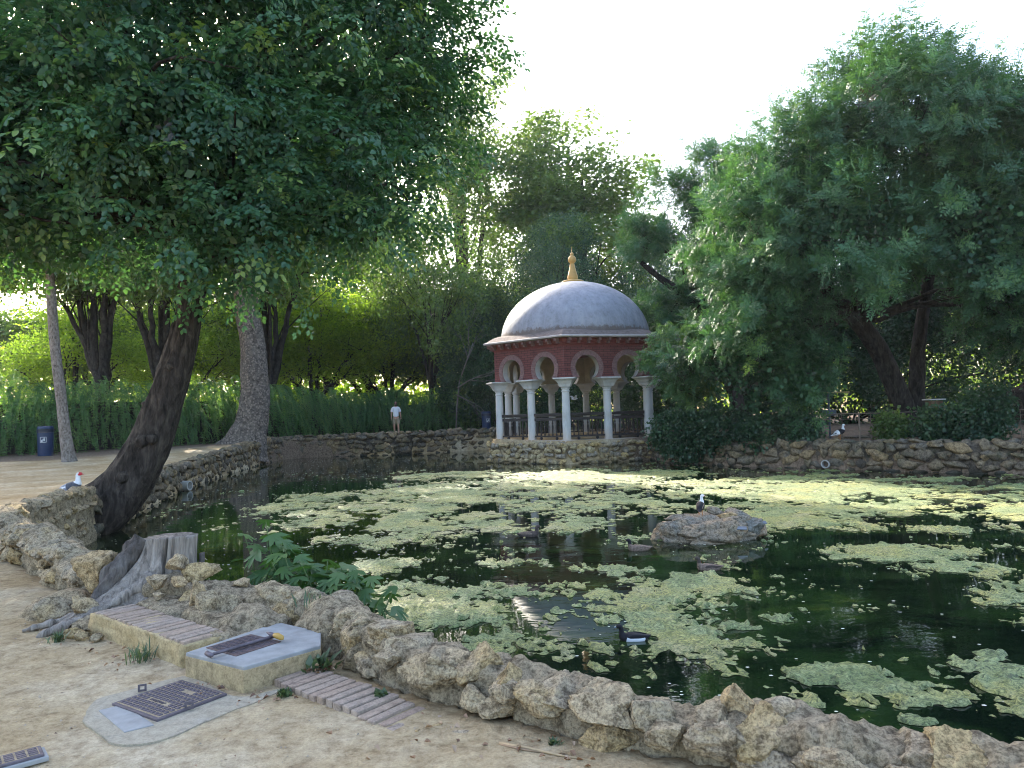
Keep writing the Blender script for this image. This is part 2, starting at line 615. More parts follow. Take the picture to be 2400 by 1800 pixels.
# ------------------------------------------------------------------ floating algae
ALGAE = [(-1.44, 23.65, 1.76, 1.68), (1.05, 20.33, 3.88, 3.15), (-0.08, 17.56, 2.79, 1.83), (3.69, 21.95, 1.89, 1.16), (4.99, 17.16, 2.44, 1.75), (7.43, 16.45, 3.18, 4.18), (4.79, 13.26, 1.65, 1.66), (8.32, 13.4, 0.82, 2.1), (2.31, 15.05, 1.11, 1.48), (1.2, 15.01, 1.7, 1.6), (-4.28, 18.39, 2.0, 1.41), (-3.19, 16.08, 2.1, 1.54), (-3.57, 13.98, 0.87, 1.45), (-1.54, 13.52, 1.46, 1.3), (-0.58, 12.57, 1.43, 1.22), (0.66, 12.86, 1.17, 1.08), (-1.74, 11.7, 1.33, 0.98), (-0.8, 10.59, 0.97, 0.67), (-1.82, 9.59, 0.49, 0.71), (0.97, 9.14, 0.63, 0.5), (-0.18, 9.44, 0.54, 0.42), (-0.99, 8.15, 0.69, 0.78), (-0.07, 8.08, 0.83, 0.46), (-0.64, 7.24, 0.94, 0.62), (0.53, 8.09, 0.51, 0.39), (1.18, 7.84, 0.67, 0.62), (1.42, 7.3, 0.54, 0.63), (1.96, 8.11, 0.32, 0.51), (0.65, 7.06, 0.48, 0.44), (0.11, 6.33, 0.72, 0.47), (1.27, 6.2, 0.39, 0.34), (1.46, 5.85, 0.3, 0.3), (1.89, 6.48, 0.15, 0.12), (4.63, 9.37, 0.91, 0.57), (4.79, 8.45, 0.63, 0.47), (4.6, 7.2, 0.45, 0.37), (3.3, 6.95, 0.28, 0.2), (3.18, 7.04, 0.12, 0.12), (2.22, 5.3, 0.33, 0.21), (2.45, 5.03, 0.34, 0.16), (3.26, 5.4, 0.4, 0.34), (3.23, 5.08, 0.34, 0.45), (2.6, 4.8, 0.3, 0.13), (6.44, 11.05, 0.51, 0.44), (7.21, 10.91, 0.37, 0.57), (2.34, 6.7, 0.15, 0.16), (1.88, 6.01, 0.24, 0.23), (1.86, 5.65, 0.19, 0.17), (1.51, 5.55, 0.28, 0.24), (2.35, 4.49, 0.15, 0.07), (1.26, 6.49, 0.22, 0.25), (-2.41, 19.28, 0.77, 0.89), (0.58, 23.29, 1.2, 0.98), (10.19, 17.91, 1.54, 0.67), (7.81, 19.66, 1.8, 0.81), (9.6, 13.0, 1.6, 2.2), (11.5, 15.5, 2.0, 1.6), (5.6, 7.4, 0.9, 0.5), (4.6, 5.2, 0.8, 0.6)]
HOLES = [(2.05, 9.9, 1.15, 0.95), (2.9, 10.6, 1.2, 0.9), (0.9, 6.2, 0.34, 0.17), (0.25, 10.9, 0.5, 0.35), (-0.35, 8.75, 0.42, 0.16), (0.35, 7.45, 0.35, 0.1), (3.3, 8.3, 0.9, 0.9)]


def algae_field(x, y):
    f = np.full(x.shape, -0.75)
    for cx, cy, rx, ry in ALGAE:
        d = ((x - cx) / (rx * 1.06)) ** 2 + ((y - cy) / (ry * 1.06)) ** 2
        f = np.maximum(f, 0.95 - d * 0.95)
    for cx, cy, rx, ry in HOLES:
        d = ((x - cx) / rx) ** 2 + ((y - cy) / ry) ** 2
        f = np.minimum(f, d * 1.1 - 1.15)
    sh = x.shape
    big = fbm(p3(x * 0.55, y * 0.42), 4, 31).reshape(sh)
    mid = fbm(p3(x * 1.5 + 0.5 * big.ravel().reshape(sh), y * 1.25), 4, 41).reshape(sh)
    fin = fbm(p3(x * 6.0, y * 5.0), 3, 51, 0.6).reshape(sh)
    fin2 = fbm(p3(x * 17.0, y * 12.0), 3, 57, 0.65).reshape(sh)
    rid = 1 - np.abs(fbm(p3(x * 2.2 + mid * 0.6, y * 2.6 + big), 3, 66)).reshape(sh)
    return f - 0.4 + 0.5 * big + 0.66 * mid + 0.6 * fin + 0.55 * fin2 - 0.55 * np.clip(rid - 0.86, 0, 1) * 6


def march(x0, x1, y0, y1, h):
    """marching squares: closed sheet pieces where the field is positive"""
    X, Y = np.meshgrid(np.arange(x0, x1 + h / 2, h), np.arange(y0, y1 + h / 2, h))
    f = algae_field(X, Y)
    s = pond_sdf(X.ravel(), Y.ravel()).reshape(X.shape)
    f = np.where(s > -0.3, -1.0, f)
    ny, nx = X.shape
    V = [np.stack([X.ravel(), Y.ravel()], 1)]
    n = nx * ny
    fr = f.ravel()
    idx = np.arange(n).reshape(ny, nx)

    def cross(a, b):
        t = np.clip(fr[a] / (fr[a] - fr[b] + 1e-9), 0.02, 0.98)
        return V[0][a] * (1 - t[:, None]) + V[0][b] * t[:, None]
    hid = -np.ones((ny, nx), np.int64)
    vid = -np.ones((ny, nx), np.int64)
    a, b_ = idx[:, :-1].ravel(), idx[:, 1:].ravel()
    k = (fr[a] > 0) != (fr[b_] > 0)
    hid.ravel()[a[k]] = n + np.arange(k.sum())
    V.append(cross(a[k], b_[k]))
    n2 = n + k.sum()
    a, b_ = idx[:-1].ravel(), idx[1:].ravel()
    k = (fr[a] > 0) != (fr[b_] > 0)
    vid.ravel()[a[k]] = n2 + np.arange(k.sum())
    V.append(cross(a[k], b_[k]))
    P = (f > 0)
    code = P[:-1, :-1] * 1 + P[:-1, 1:] * 2 + P[1:, 1:] * 4 + P[1:, :-1] * 8
    c = [idx[:-1, :-1], idx[:-1, 1:], idx[1:, 1:], idx[1:, :-1]]
    e = [hid[:-1, :-1], vid[:-1, 1:], hid[1:, :-1], vid[:-1, :-1]]
    tab = {1: ['c0', 'e0', 'e3'], 2: ['c1', 'e1', 'e0'], 4: ['c2', 'e2', 'e1'], 8: ['c3', 'e3', 'e2'],
           3: ['c0', 'c1', 'e1', 'e3'], 6: ['c1', 'c2', 'e2', 'e0'], 12: ['c2', 'c3', 'e3', 'e1'], 9: ['c3', 'c0', 'e0', 'e2'],
           7: ['c0', 'c1', 'c2', 'e2', 'e3'], 14: ['c1', 'c2', 'c3', 'e3', 'e0'], 13: ['c2', 'c3', 'c0', 'e0', 'e1'], 11: ['c3', 'c0', 'c1', 'e1', 'e2'],
           15: ['c0', 'c1', 'c2', 'c3'], 5: ['c0', 'e0', 'e1', 'c2', 'e2', 'e3'], 10: ['c1', 'e1', 'e2', 'c3', 'e3', 'e0']}
    faces = {}
    for q, names in tab.items():
        k = code == q
        if k.any():
            faces.setdefault(len(names), []).append(np.stack([(c if t[0] == 'c' else e)[int(t[1])][k] for t in names], 1))
    faces = {q: np.vstack(v) for q, v in faces.items()}
    V = np.vstack(V)
    used = np.unique(np.concatenate([v.ravel() for v in faces.values()]))
    re = -np.ones(len(V), np.int64)
    re[used] = np.arange(len(used))
    fv = np.concatenate([np.clip(fr, 0, 1), np.zeros(len(V) - n)])[used]
    return V[used], [re[v] for v in faces.values()], fv


m, nt, b = new_mat('filament_algae')
pos = nt.nodes.new('ShaderNodeNewGeometry').outputs['Position']
a1 = ntex(nt, pos, 1.1, 5, 0.6)
a2 = ntex(nt, pos, 16.0, 7, 0.7, 2.2)
a3 = ntex(nt, pos, 70.0, 4, 0.7, 1.0)
c = ramp(nt, a1, [(0.34, (0.2, 0.27, 0.1)), (0.46, (0.36, 0.41, 0.2)), (0.55, (0.43, 0.42, 0.15)), (0.66, (0.5, 0.46, 0.27))])
c = mix(nt, 0.9, c, ramp(nt, a2, [(0.4, (0.1, 0.16, 0.07)), (0.475, (0.62, 0.7, 0.52)), (0.54, (1.08, 1.06, 1.0)), (0.63, (1.5, 1.45, 1.42))]), 'MULTIPLY')
c = mix(nt, 0.6, c, ramp(nt, a3, [(0.42, (0.5, 0.56, 0.42)), (0.58, (1.3, 1.27, 1.2))]), 'MULTIPLY')
thin = nd(nt, 'ShaderNodeAttribute', attribute_name='thick').outputs['Fac']
c = mix(nt, ramp(nt, math_n(nt, 'MULTIPLY_ADD', a2, 0.35, thin), [(0.12, (0.75, 0.75, 0.75)), (0.3, (0, 0, 0))]), c, (0.11, 0.15, 0.03))
nt.links.new(c, b.inputs['Base Color'])
b.inputs['Roughness'].default_value = 0.38
b.inputs['Specular IOR Level'].default_value = 0.5
bump(nt, b, math_n(nt, 'MULTIPLY_ADD', a3, 0.4, a2), 0.04, 1.0)
M_ALGAE = m


def algae_obj(name, rect, h):
    V, F, fv = march(*rect, h)
    x, y = V[:, 0], V[:, 1]
    lump = np.abs(fbm(p3(x * 9, y * 7), 3, 77))
    z = WATER + 0.004 + np.minimum(fv * 3, 1) * (0.005 + 0.03 * lump)
    return link(name, mesh_np(name, np.stack([x, y, z], 1), F, {'thick': fv}, True, [M_ALGAE]))


o = algae_obj('floating_algae', (-4.0, 7.5, 3.9, 12.0), 0.025)
tag(o, 'pale yellow green mats of algae floating on the near half of the pond', 'algae', kind='stuff')
o = algae_obj('floating_algae', (-8.0, 16.0, 12.0, 27.0), 0.06)
tag(o, 'dense green algae sheet floating on the far half of the pond below the pavilion', 'algae', kind='stuff')
o = algae_obj('floating_algae', (7.5, 16.0, 3.9, 12.0), 0.06)
tag(o, 'algae floating at the right end of the pond', 'algae', kind='stuff')

# specks of fluff and seed on the water
n = 5200
px = RNG.uniform(-10, 11, n)
py = 4.2 + (RNG.random(n) ** 1.4) * 32
k = pond_sdf(px, py) < -0.35
px, py = px[k], py[k]
k = RNG.random(len(px)) < np.where(px < -1.5, 0.95, 0.45)
px, py = px[k], py[k]
s = RNG.uniform(0.004, 0.011, len(px)) * (1 + py * 0.045)
ang = RNG.uniform(0, 6.28, len(px))
qa = np.arange(5) * 2 * np.pi / 5
V = np.stack([px[:, None] + s[:, None] * np.cos(qa + ang[:, None]) * 1.3, py[:, None] + s[:, None] * np.sin(qa + ang[:, None]),
              np.full((len(px), 5), WATER + 0.006)], -1).reshape(-1, 3)
F = np.arange(len(V)).reshape(-1, 5)
o = link('floating_specks', mesh_np('floating_specks', V, F, mats=[simple('pale_fluff', (0.62, 0.6, 0.5), 0.8)]))
tag(o, 'tiny pale specks of fluff drifting on the dark water', 'fluff', kind='stuff')

# ------------------------------------------------------------------ stones
def ico(sub):
    bm = bmesh.new()
    bmesh.ops.create_icosphere(bm, subdivisions=sub, radius=1.0)
    V = np.array([v.co[:] for v in bm.verts])
    F = np.array([[v.index for v in f.verts] for f in bm.faces])
    bm.free()
    return V, F


ICO = {s: ico(s) for s in (2, 3, 4, 5)}


def rock_mesh(name, sub, seed, mat, facets=7, rough=0.16):
    V, F = ICO[sub]
    V = V.copy()
    r = np.random.default_rng(seed)
    for _ in range(facets):
        n = r.normal(size=3)
        n /= np.linalg.norm(n)
        d = r.uniform(0.5, 0.82)
        k = V @ n - d
        V -= np.where(k > 0, k * 0.97, 0)[:, None] * n
    q = V + seed * 3.1
    disp = rough * 0.7 * fbm(q * 1.5, 2, seed) + rough * 0.42 * (1 - 2 * np.abs(fbm(q * 3.4, 3, seed + 5, 0.6))) + rough * 0.2 * fbm(q * 11, 2, seed + 8)
    V *= (1 + disp)[:, None]
    return mesh_np(name, V, F, smooth=True, mats=[mat])


ROCKS_NEAR = [rock_mesh('stone', 5, 100 + k, M_ROCK, 15, 0.14) for k in range(14)]
ROCKS_OCHRE = [rock_mesh('stone', 5, 140 + k, M_ROCK_OCHRE, 14, 0.11) for k in range(6)]
ROCKS_FAR = [rock_mesh('stone', 3, 200 + k, M_ROCK_FAR, 12, 0.16) for k in range(14)]
ROCKS_GAZ = [rock_mesh('stone', 3, 240 + k, M_ROCK_GAZ, 7, 0.14) for k in range(12)]
ROCKS_ISLET = [rock_mesh('stone', 4, 260 + k, M_ISLET, 7, 0.22) for k in range(6)]


def put_rock(pool, parent, loc, size, yaw=0.0, tilt=0.25, r=random):
    o = link('stone', r.choice(pool), parent, loc=loc,
             rot=(r.uniform(-tilt, tilt), r.uniform(-tilt, tilt), yaw + r.choice((0, math.pi)) + r.uniform(-0.12, 0.12)),
             scale=[s * 0.5 for s in size])
    return o


# the long near wall: a lumpy earth-mortared core with stones set in it
def sweep_core(name, pts, hs, ts, z_out, z_in, ds, nsec, amp, seed, mat, cell=4.0):
    n = int(sum(np.linalg.norm(np.diff(np.array(pts), axis=0), axis=1)) / ds)
    C, q = catmull(pts, n)
    T = np.gradient(C, axis=0)
    T /= np.linalg.norm(T, axis=1)[:, None]
    N = np.stack([-T[:, 1], T[:, 0]], 1)
    key = np.linspace(0, 1, len(hs))
    u = np.linspace(0, 1, n)
    h = np.interp(u, key, hs)
    t = np.interp(u, np.linspace(0, 1, len(ts)), ts)
    zo = np.interp(u, np.linspace(0, 1, len(z_out)), z_out)
    a = np.linspace(0, 1, nsec)
    V = np.zeros((n, nsec, 3))
    for k, w in enumerate(a):
        if w < 0.36:
            e = w / 0.36
            off, z = 0.5 - 0.06 * e, zo + (h - 0.05 - zo) * e
        elif w < 0.62:
            e = (w - 0.36) / 0.26
            off, z = 0.44 * math.cos(e * math.pi), h - 0.05 + 0.05 * math.sin(e * math.pi) ** 0.7
        else:
            e = (w - 0.62) / 0.38
            off, z = -0.44 - 0.06 * e, (h - 0.05) + (z_in - h + 0.05) * e
        V[:, k, 0] = C[:, 0] + N[:, 0] * t * off
        V[:, k, 1] = C[:, 1] + N[:, 1] * t * off
        V[:, k, 2] = z
    P = V.reshape(-1, 3)
    dN = np.gradient(V, axis=1)
    dT = np.gradient(V, axis=0)
    nn = np.cross(dN.reshape(-1, 3), dT.reshape(-1, 3))
    nn /= np.linalg.norm(nn, axis=1)[:, None] + 1e-9
    mid = nsec // 2
    sgn = np.sign((nn.reshape(n, nsec, 3)[:, mid, 2]).mean())
    nn *= sgn
    d = amp * (fbm(P * cell, 4, seed, 0.55) + 0.5 * np.abs(fbm(P * cell * 3.2, 3, seed + 9)) + 0.22 * fbm(P * cell * 9, 3, seed + 19, 0.65))
    P = P + nn * d[:, None]
    j, i = np.meshgrid(np.arange(n - 1), np.arange(nsec - 1), indexing='ij')
    F = np.stack([j * nsec + i, j * nsec + i + 1, (j + 1) * nsec + i + 1, (j + 1) * nsec + i], -1).reshape(-1, 4)
    if sgn > 0:
        F = F[:, ::-1]
    return mesh_np(name, P, F, smooth=True, mats=[mat]), C, N, q, h, t


near = thing('stone_wall', 'low rough tan stone wall curving along the path in the foreground', 'wall', (0, 0, 0))
me, WC, WN, WQ, WH, WT = sweep_core('mortar_core', NEAR_WALL, [0.25, 0.24, 0.2, 0.16, 0.145, 0.19, 0.2, 0.2, 0.22, 0.24, 0.3, 0.32, 0.32, 0.3, 0.27, 0.27, 0.26, 0.24],
                                    [0.3, 0.28, 0.26, 0.25, 0.26, 0.28, 0.3, 0.31, 0.33, 0.31, 0.31, 0.31, 0.31], [-0.12, -0.12], -0.85, 0.016, 56, 0.035, 3, M_MORTAR)
link('mortar_core', me, near)
rr = random.Random(11)


def wall_at(s):
    i = int(np.clip(np.searchsorted(WQ, s), 1, len(WQ) - 2))
    return WC[i], WN[i], WH[i], WT[i], math.atan2(WN[i][1], WN[i][0]) + math.pi / 2


s = 0.9
TOT = WQ[-1]
while s < TOT - 0.2:
    c, nrm, h, t, yaw = wall_at(s)
    inner = c[1] > 8.3
    stumpy = -2.95 < c[0] < -1.5 and c[1] < 5.6
    behind_box = -1.5 < c[0] < -0.8 and c[1] < 4.8
    side = -1 if inner else 1
    big = rr.uniform(0.17, 0.3) * (1.15 if c[1] > 5.5 else 1.0)
    if not stumpy:
        # capping stone, overhanging a little
        if rr.random() < 0.93:
            off = t * side * rr.uniform(0.0, 0.22)
            hh = rr.uniform(0.09, 0.15) * (1.2 if c[1] > 5.5 else 1)
            put_rock(ROCKS_NEAR, near, (c[0] + nrm[0] * off, c[1] + nrm[1] * off, h - hh * rr.uniform(0.1, 0.42)),
                     (big * 1.15, t * rr.uniform(0.95, 1.25), hh * 1.5), yaw, 0.16, rr)
        # face stones
        if not behind_box:
            for lev in ((0.3, 0.72) if not inner else (0.05, 0.3, 0.6)):
                if rr.random() < 0.8:
                    zz = (h if not inner else h + 0.45) * lev - (0.0 if not inner else 0.45) + rr.uniform(-0.02, 0.02)
                    off = t * side * 0.5 + 0.008 * side
                    sh = rr.uniform(-0.06, 0.06)
                    put_rock(ROCKS_NEAR, near, (c[0] + nrm[0] * off + sh * nrm[1], c[1] + nrm[1] * off - sh * nrm[0], zz),
                             (big * rr.uniform(0.8, 1.2), rr.uniform(0.12, 0.17), rr.uniform(0.11, 0.18)), yaw, 0.2, rr)
    s += big * 0.86
# stones one can name by their place
for pool, loc, size, yaw in [
        (ROCKS_OCHRE, (0.79, 2.73, 0.17), (0.13, 0.13, 0.15), 0.3), (ROCKS_OCHRE, (0.91, 2.68, 0.165), (0.145, 0.14, 0.14), 1.0),
        (ROCKS_NEAR, (1.36, 2.36, 0.13), (0.34, 0.28, 0.18), 0.2), (ROCKS_NEAR, (1.57, 2.27, 0.17), (0.12, 0.11, 0.13), 0.2),
        (ROCKS_OCHRE, (-2.86, 5.1, 0.29), (0.36, 0.26, 0.36), 0.5), (ROCKS_OCHRE, (-2.78, 4.78, 0.11), (0.2, 0.16, 0.17), 0.2),
        (ROCKS_OCHRE, (-2.7, 4.72, 0.03), (0.26, 0.14, 0.13), 0.3), (ROCKS_NEAR, (-3.05, 4.95, 0.04), (0.3, 0.22, 0.22), 0.3),
        (ROCKS_OCHRE, (-2.27, 4.95, 0.33), (0.16, 0.14, 0.13), 0.1), (ROCKS_NEAR, (-2.13, 4.95, 0.27), (0.3, 0.2, 0.16), 0.3),
        (ROCKS_OCHRE, (-2.32, 4.82, 0.25), (0.17, 0.15, 0.12), 0.6), (ROCKS_OCHRE, (-2.16, 4.76, 0.245), (0.14, 0.11, 0.085), -0.3),
        (ROCKS_OCHRE, (-2.27, 4.72, 0.175), (0.085, 0.08, 0.065), 0.0), (ROCKS_NEAR, (-2.05, 4.74, 0.12), (0.3, 0.18, 0.2), 0.4),
        (ROCKS_OCHRE, (-1.98, 4.6, 0.2), (0.12, 0.1, 0.2), 0.5), (ROCKS_NEAR, (-1.87, 4.52, 0.15), (0.18, 0.14, 0.26), 0.2),
        (ROCKS_NEAR, (-1.75, 4.56, 0.13), (0.22, 0.18, 0.22), -0.4), (ROCKS_NEAR, (-1.52, 4.56, 0.22), (0.34, 0.15, 0.13), -0.45),
        (ROCKS_NEAR, (-1.4, 4.42, 0.1), (0.3, 0.2, 0.18), -0.7), (ROCKS_NEAR, (-1.15, 4.32, 0.16), (0.28, 0.24, 0.2), -0.8),
        (ROCKS_NEAR, (-0.88, 4.02, 0.15), (0.3, 0.24, 0.26), -0.8), (ROCKS_NEAR, (-0.66, 3.68, 0.2), (0.3, 0.28, 0.16), -0.7),
        (ROCKS_OCHRE, (-1.78, 4.82, 0.22), (0.13, 0.12, 0.1), 0.4)]:
    put_rock(pool, near, loc, size, yaw, 0.2, rr)


# earth and mortar heaped between the wall and the things set against it
for k, (mx, my, mz, a_, b_, c_, ya) in enumerate([(-2.2, 4.72, 0.03, 0.5, 0.3, 0.2, -0.6), (-1.85, 4.45, 0.02, 0.5, 0.34, 0.2, -0.7), (-1.5, 4.3, 0.04, 0.42, 0.3, 0.24, -0.8), (-1.05, 4.2, 0.05, 0.4, 0.3, 0.3, -0.9),
                                                  (-0.8, 3.9, 0.04, 0.36, 0.26, 0.26, -0.8), (-2.62, 4.75, 0.0, 0.4, 0.3, 0.12, -0.4), (-3.1, 5.1, 0.0, 0.6, 0.4, 0.2, -0.8), (-1.62, 4.12, 0.0, 0.3, 0.24, 0.2, -0.8)]):
    o = link('mortar_heap', rock_mesh('mortar_heap', 4, 300 + k, M_MORTAR, 3, 0.2), near, loc=(mx, my, mz), rot=(0, 0, ya), scale=(a_ / 1.6, b_ / 1.6, c_ / 1.6))


# rubble banks: courses of single stones on a rough core
def bank(name, label, pts, zb, zt, size, pool, mort, seed, side=1, thick=0.35, cap=True, limit=300, vis=None, amp=0.05, sharp=False, proud=0.04):
    """side=+1: the stones face the left hand of the walk (towards the water)"""
    root = thing(name, label, 'wall')
    r = random.Random(seed)
    n = max(8, int(sum(np.linalg.norm(np.diff(np.array(pts), axis=0), axis=1)) / 0.1))
    if sharp:
        A_ = np.array(pts)
        pts = np.vstack([A_[i] + (A_[i + 1] - A_[i]) * f for i in range(len(A_) - 1) for f in np.linspace(0, 0.95, 12)] + [A_[-1]])
    C, q = catmull(pts, n)
    T = np.gradient(C, axis=0)
    T /= np.linalg.norm(T, axis=1)[:, None]
    N = np.stack([-T[:, 1], T[:, 0]], 1) * side
    zt_ = np.interp(np.linspace(0, 1, n), np.linspace(0, 1, len(zt)), zt)
    prof = [(0.02, zb, 0), (0.0, 0.35, 1), (0.0, 0.8, 1), (-0.06, 0.97, 1), (-thick * 0.6, 1.0, 1), (-thick, 0.93, 1), (-thick, zb, 0)]
    V = np.zeros((n, len(prof), 3))
    for k, (o, z, rel) in enumerate(prof):
        V[:, k, :2] = C + N * o
        V[:, k, 2] = (zb + (zt_ - zb) * z) if rel else z
    P = V.reshape(-1, 3)
    P = P + np.stack([fbm(P * 2.5, 3, seed), fbm(P * 2.5, 3, seed + 3), 0.7 * fbm(P * 2.5, 3, seed + 6)], 1) * amp
    m_ = len(prof)
    jj, ii = np.meshgrid(np.arange(n - 1), np.arange(m_ - 1), indexing='ij')
    F = np.stack([jj * m_ + ii, jj * m_ + ii + 1, (jj + 1) * m_ + ii + 1, (jj + 1) * m_ + ii], -1).reshape(-1, 4)
    if side < 0:
        F = F[:, ::-1]
    link('mortar_core', mesh_np('mortar_core', P, F, smooth=True, mats=[mort]), root)
    spots = []
    L = q[-1]
    zmean = float(np.mean(zt))
    rows = max(2, int(round((zmean - zb - 0.1) / (size * 0.72))))
    for row in range(rows):
        s_ = r.uniform(0, size)
        while s_ < L:
            ln = size * r.uniform(0.55, 1.9)
            i = min(n - 1, int(s_ / L * (n - 1)))
            top = zt_[i]
            z = zb + 0.12 + (top - zb - 0.1) * (row + 0.5) / rows + r.uniform(-0.06, 0.06)
            spots.append((i, z, ln, (top - zb) / rows * r.uniform(0.7, 1.35), row))
            s_ += ln * 0.88
    if cap:
        s_ = 0.0
        while s_ < L:
            ln = size * r.uniform(0.8, 1.5)
            i = min(n - 1, int(s_ / L * (n - 1)))
            spots.append((i, zt_[i] + r.uniform(-0.04, 0.02), ln, size * r.uniform(0.4, 0.65), 99))
            s_ += ln * 0.9
    if vis:
        spots = [sp for sp in spots if vis(C[sp[0]])]
    if len(spots) > limit:
        spots = r.sample(spots, limit)
    for i, z, ln, ht, row in spots:
        c, nv = C[i], N[i]
        yaw = math.atan2(nv[1], nv[0]) + math.pi / 2
        off = proud if row != 99 else -thick * 0.4
        dep = size * r.uniform(0.6, 0.85) if row != 99 else thick * r.uniform(0.8, 1.1)
        put_rock(pool, root, (c[0] + nv[0] * off, c[1] + nv[1] * off, z), (ln * 1.05, dep, ht * 1.12), yaw, 0.22, r)
    return root


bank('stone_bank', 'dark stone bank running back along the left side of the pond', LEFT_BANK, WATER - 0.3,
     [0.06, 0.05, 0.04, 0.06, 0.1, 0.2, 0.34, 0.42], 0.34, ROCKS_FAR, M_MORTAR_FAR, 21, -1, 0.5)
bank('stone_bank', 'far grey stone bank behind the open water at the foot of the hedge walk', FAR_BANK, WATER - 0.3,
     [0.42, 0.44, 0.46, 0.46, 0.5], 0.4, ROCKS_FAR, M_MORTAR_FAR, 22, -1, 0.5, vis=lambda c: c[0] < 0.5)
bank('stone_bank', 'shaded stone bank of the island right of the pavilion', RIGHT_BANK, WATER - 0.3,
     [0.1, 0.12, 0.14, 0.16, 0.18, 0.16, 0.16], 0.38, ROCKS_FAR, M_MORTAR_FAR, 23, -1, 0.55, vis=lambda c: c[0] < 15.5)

# ------------------------------------------------------------------ brick steps, covers
M_BRICK = stone_mat('worn_brick', [(0.33, 0.24, 0.185), (0.36, 0.27, 0.205), (0.35, 0.275, 0.22)], 0.004, 1.2, con=0.45)
M_RENDER = stone_mat('yellow_render', [(0.38, 0.28, 0.14), (0.44, 0.34, 0.19), (0.34, 0.26, 0.16)], 0.004, 0.9, con=0.5)
M_CEMENT = simple('grey_cement', (0.27, 0.268, 0.262), 0.7, 0, 0.25, 9, 0.003)
M_APRON = stone_mat('apron_concrete', [(0.28, 0.265, 0.24), (0.34, 0.315, 0.275), (0.37, 0.32, 0.24)], 0.005, 1.0, con=0.35)
M_IRON = simple('cast_iron', (0.12, 0.10, 0.115), 0.6, 0.4, 0.3, 30, 0.002)
M_RUST = simple('rusty_iron', (0.13, 0.09, 0.085), 0.65, 0.4, 0.35, 40, 0.002)
M_DIRT = simple('packed_dirt', (0.33, 0.26, 0.175), 0.95, 0, 0.25, 25, 0.006, 0.15)


def brick_mesh(seed, w, l, h):
    mb = MB().box((0, 0, 0), (w, l, h))
    me = mb.mesh('brick', M_BRICK, bevel=0.006)
    r = np.random.default_rng(seed)
    V = np.array([v.co[:] for v in me.vertices])
    V += 0.35 * 0.006 * np.stack([fbm(V * 30 + seed, 2), fbm(V * 30 + seed + 9, 2), fbm(V * 30 + seed + 5, 2)], 1)
    me.vertices.foreach_set('co', V.astype(np.float32).ravel())
    return me


BR = [brick_mesh(k, 0.047, 0.23, 0.09) for k in range(5)]
st = thing('brick_step', 'raised brick-on-edge step with a crumbling rendered side beside the tree stump', 'step')
a0, a1 = np.array([-2.62, 4.58]), np.array([-1.74, 3.86])
d = (a1 - a0) / np.linalg.norm(a1 - a0)
nn_ = np.array([-d[1], d[0]])
yaw = math.atan2(d[1], d[0])
for k in range(18):
    c = a0 + d * (0.035 + k * 0.0625) + nn_ * 0.13
    link('brick', BR[k % 5], st, loc=(c[0], c[1], 0.078 + rr.uniform(-0.004, 0.004)), rot=(rr.uniform(-.02, .02), rr.uniform(-.05, .05), yaw + rr.uniform(-.02, .02)))


def lumpy_box(name, c, s, yaw, mat, parent, amp=0.012, seed=1, res=0.02):
    bm = bmesh.new()
    bmesh.ops.create_cube(bm, size=1.0)
    bmesh.ops.scale(bm, vec=s, verts=bm.verts)
    cuts = int(max(s) / res / 2)
    bmesh.ops.subdivide_edges(bm, edges=bm.edges[:], cuts=min(16, cuts), use_grid_fill=True)
    me = bpy.data.meshes.new(name)
    bm.to_mesh(me)
    bm.free()
    V = np.array([v.co[:] for v in me.vertices])
    V += amp * np.stack([fbm(V * 9 + seed, 3), fbm(V * 9 + seed + 4, 3), 0.4 * fbm(V * 9 + seed + 8, 3)], 1)
    me.vertices.foreach_set('co', V.astype(np.float32).ravel())
    me.polygons.foreach_set('use_smooth', np.ones(len(me.polygons), bool))
    return link(name, me, parent, mat, loc=c, rot=(0, 0, yaw))


cf = (a0 + a1) / 2 + nn_ * 0.11
lumpy_box('rendered_side', (cf[0], cf[1], 0.03), (1.17, 0.215, 0.17), yaw, M_RENDER, st, 0.014, 3)
for k, (ex, ey, es) in enumerate([(-2.68, 4.5, 0.1), (-2.6, 4.44, 0.09), (-2.48, 4.4, 0.07), (-2.72, 4.6, 0.07)]):
    put_rock(ROCKS_NEAR, near, (ex, ey, 0.015), (es * 1.3, es, es), 0.4 * k, 0.3, rr)

st2 = thing('brick_edging', 'strip of worn brick edging sinking into the sand right of the concrete box', 'edging')
b0, b1 = np.array([-1.17, 3.57]), np.array([-0.55, 3.05])
d = (b1 - b0) / np.linalg.norm(b1 - b0)
nn_ = np.array([-d[1], d[0]])
yaw2 = math.atan2(d[1], d[0])
for k in range(16):
    c = b0 + d * (0.03 + k * 0.058) + nn_ * (0.1 + rr.uniform(-.006, .006))
    sink = 0.0 if k < 9 else (k - 8) * 0.0045
    link('brick', BR[(k * 3) % 5], st2, loc=(c[0], c[1], -0.014 - sink + rr.uniform(-.003, .003)), rot=(rr.uniform(-.03, .03), rr.uniform(-.04, .04), yaw2 + rr.uniform(-.03, .03)))
lumpy_box('dirt_bed', ((b0[0] + b1[0]) / 2 + nn_[0] * 0.1, (b0[1] + b1[1]) / 2 + nn_[1] * 0.1, -0.042), (0.86, 0.24, 0.078), yaw2, M_DIRT, st2, 0.008, 9)

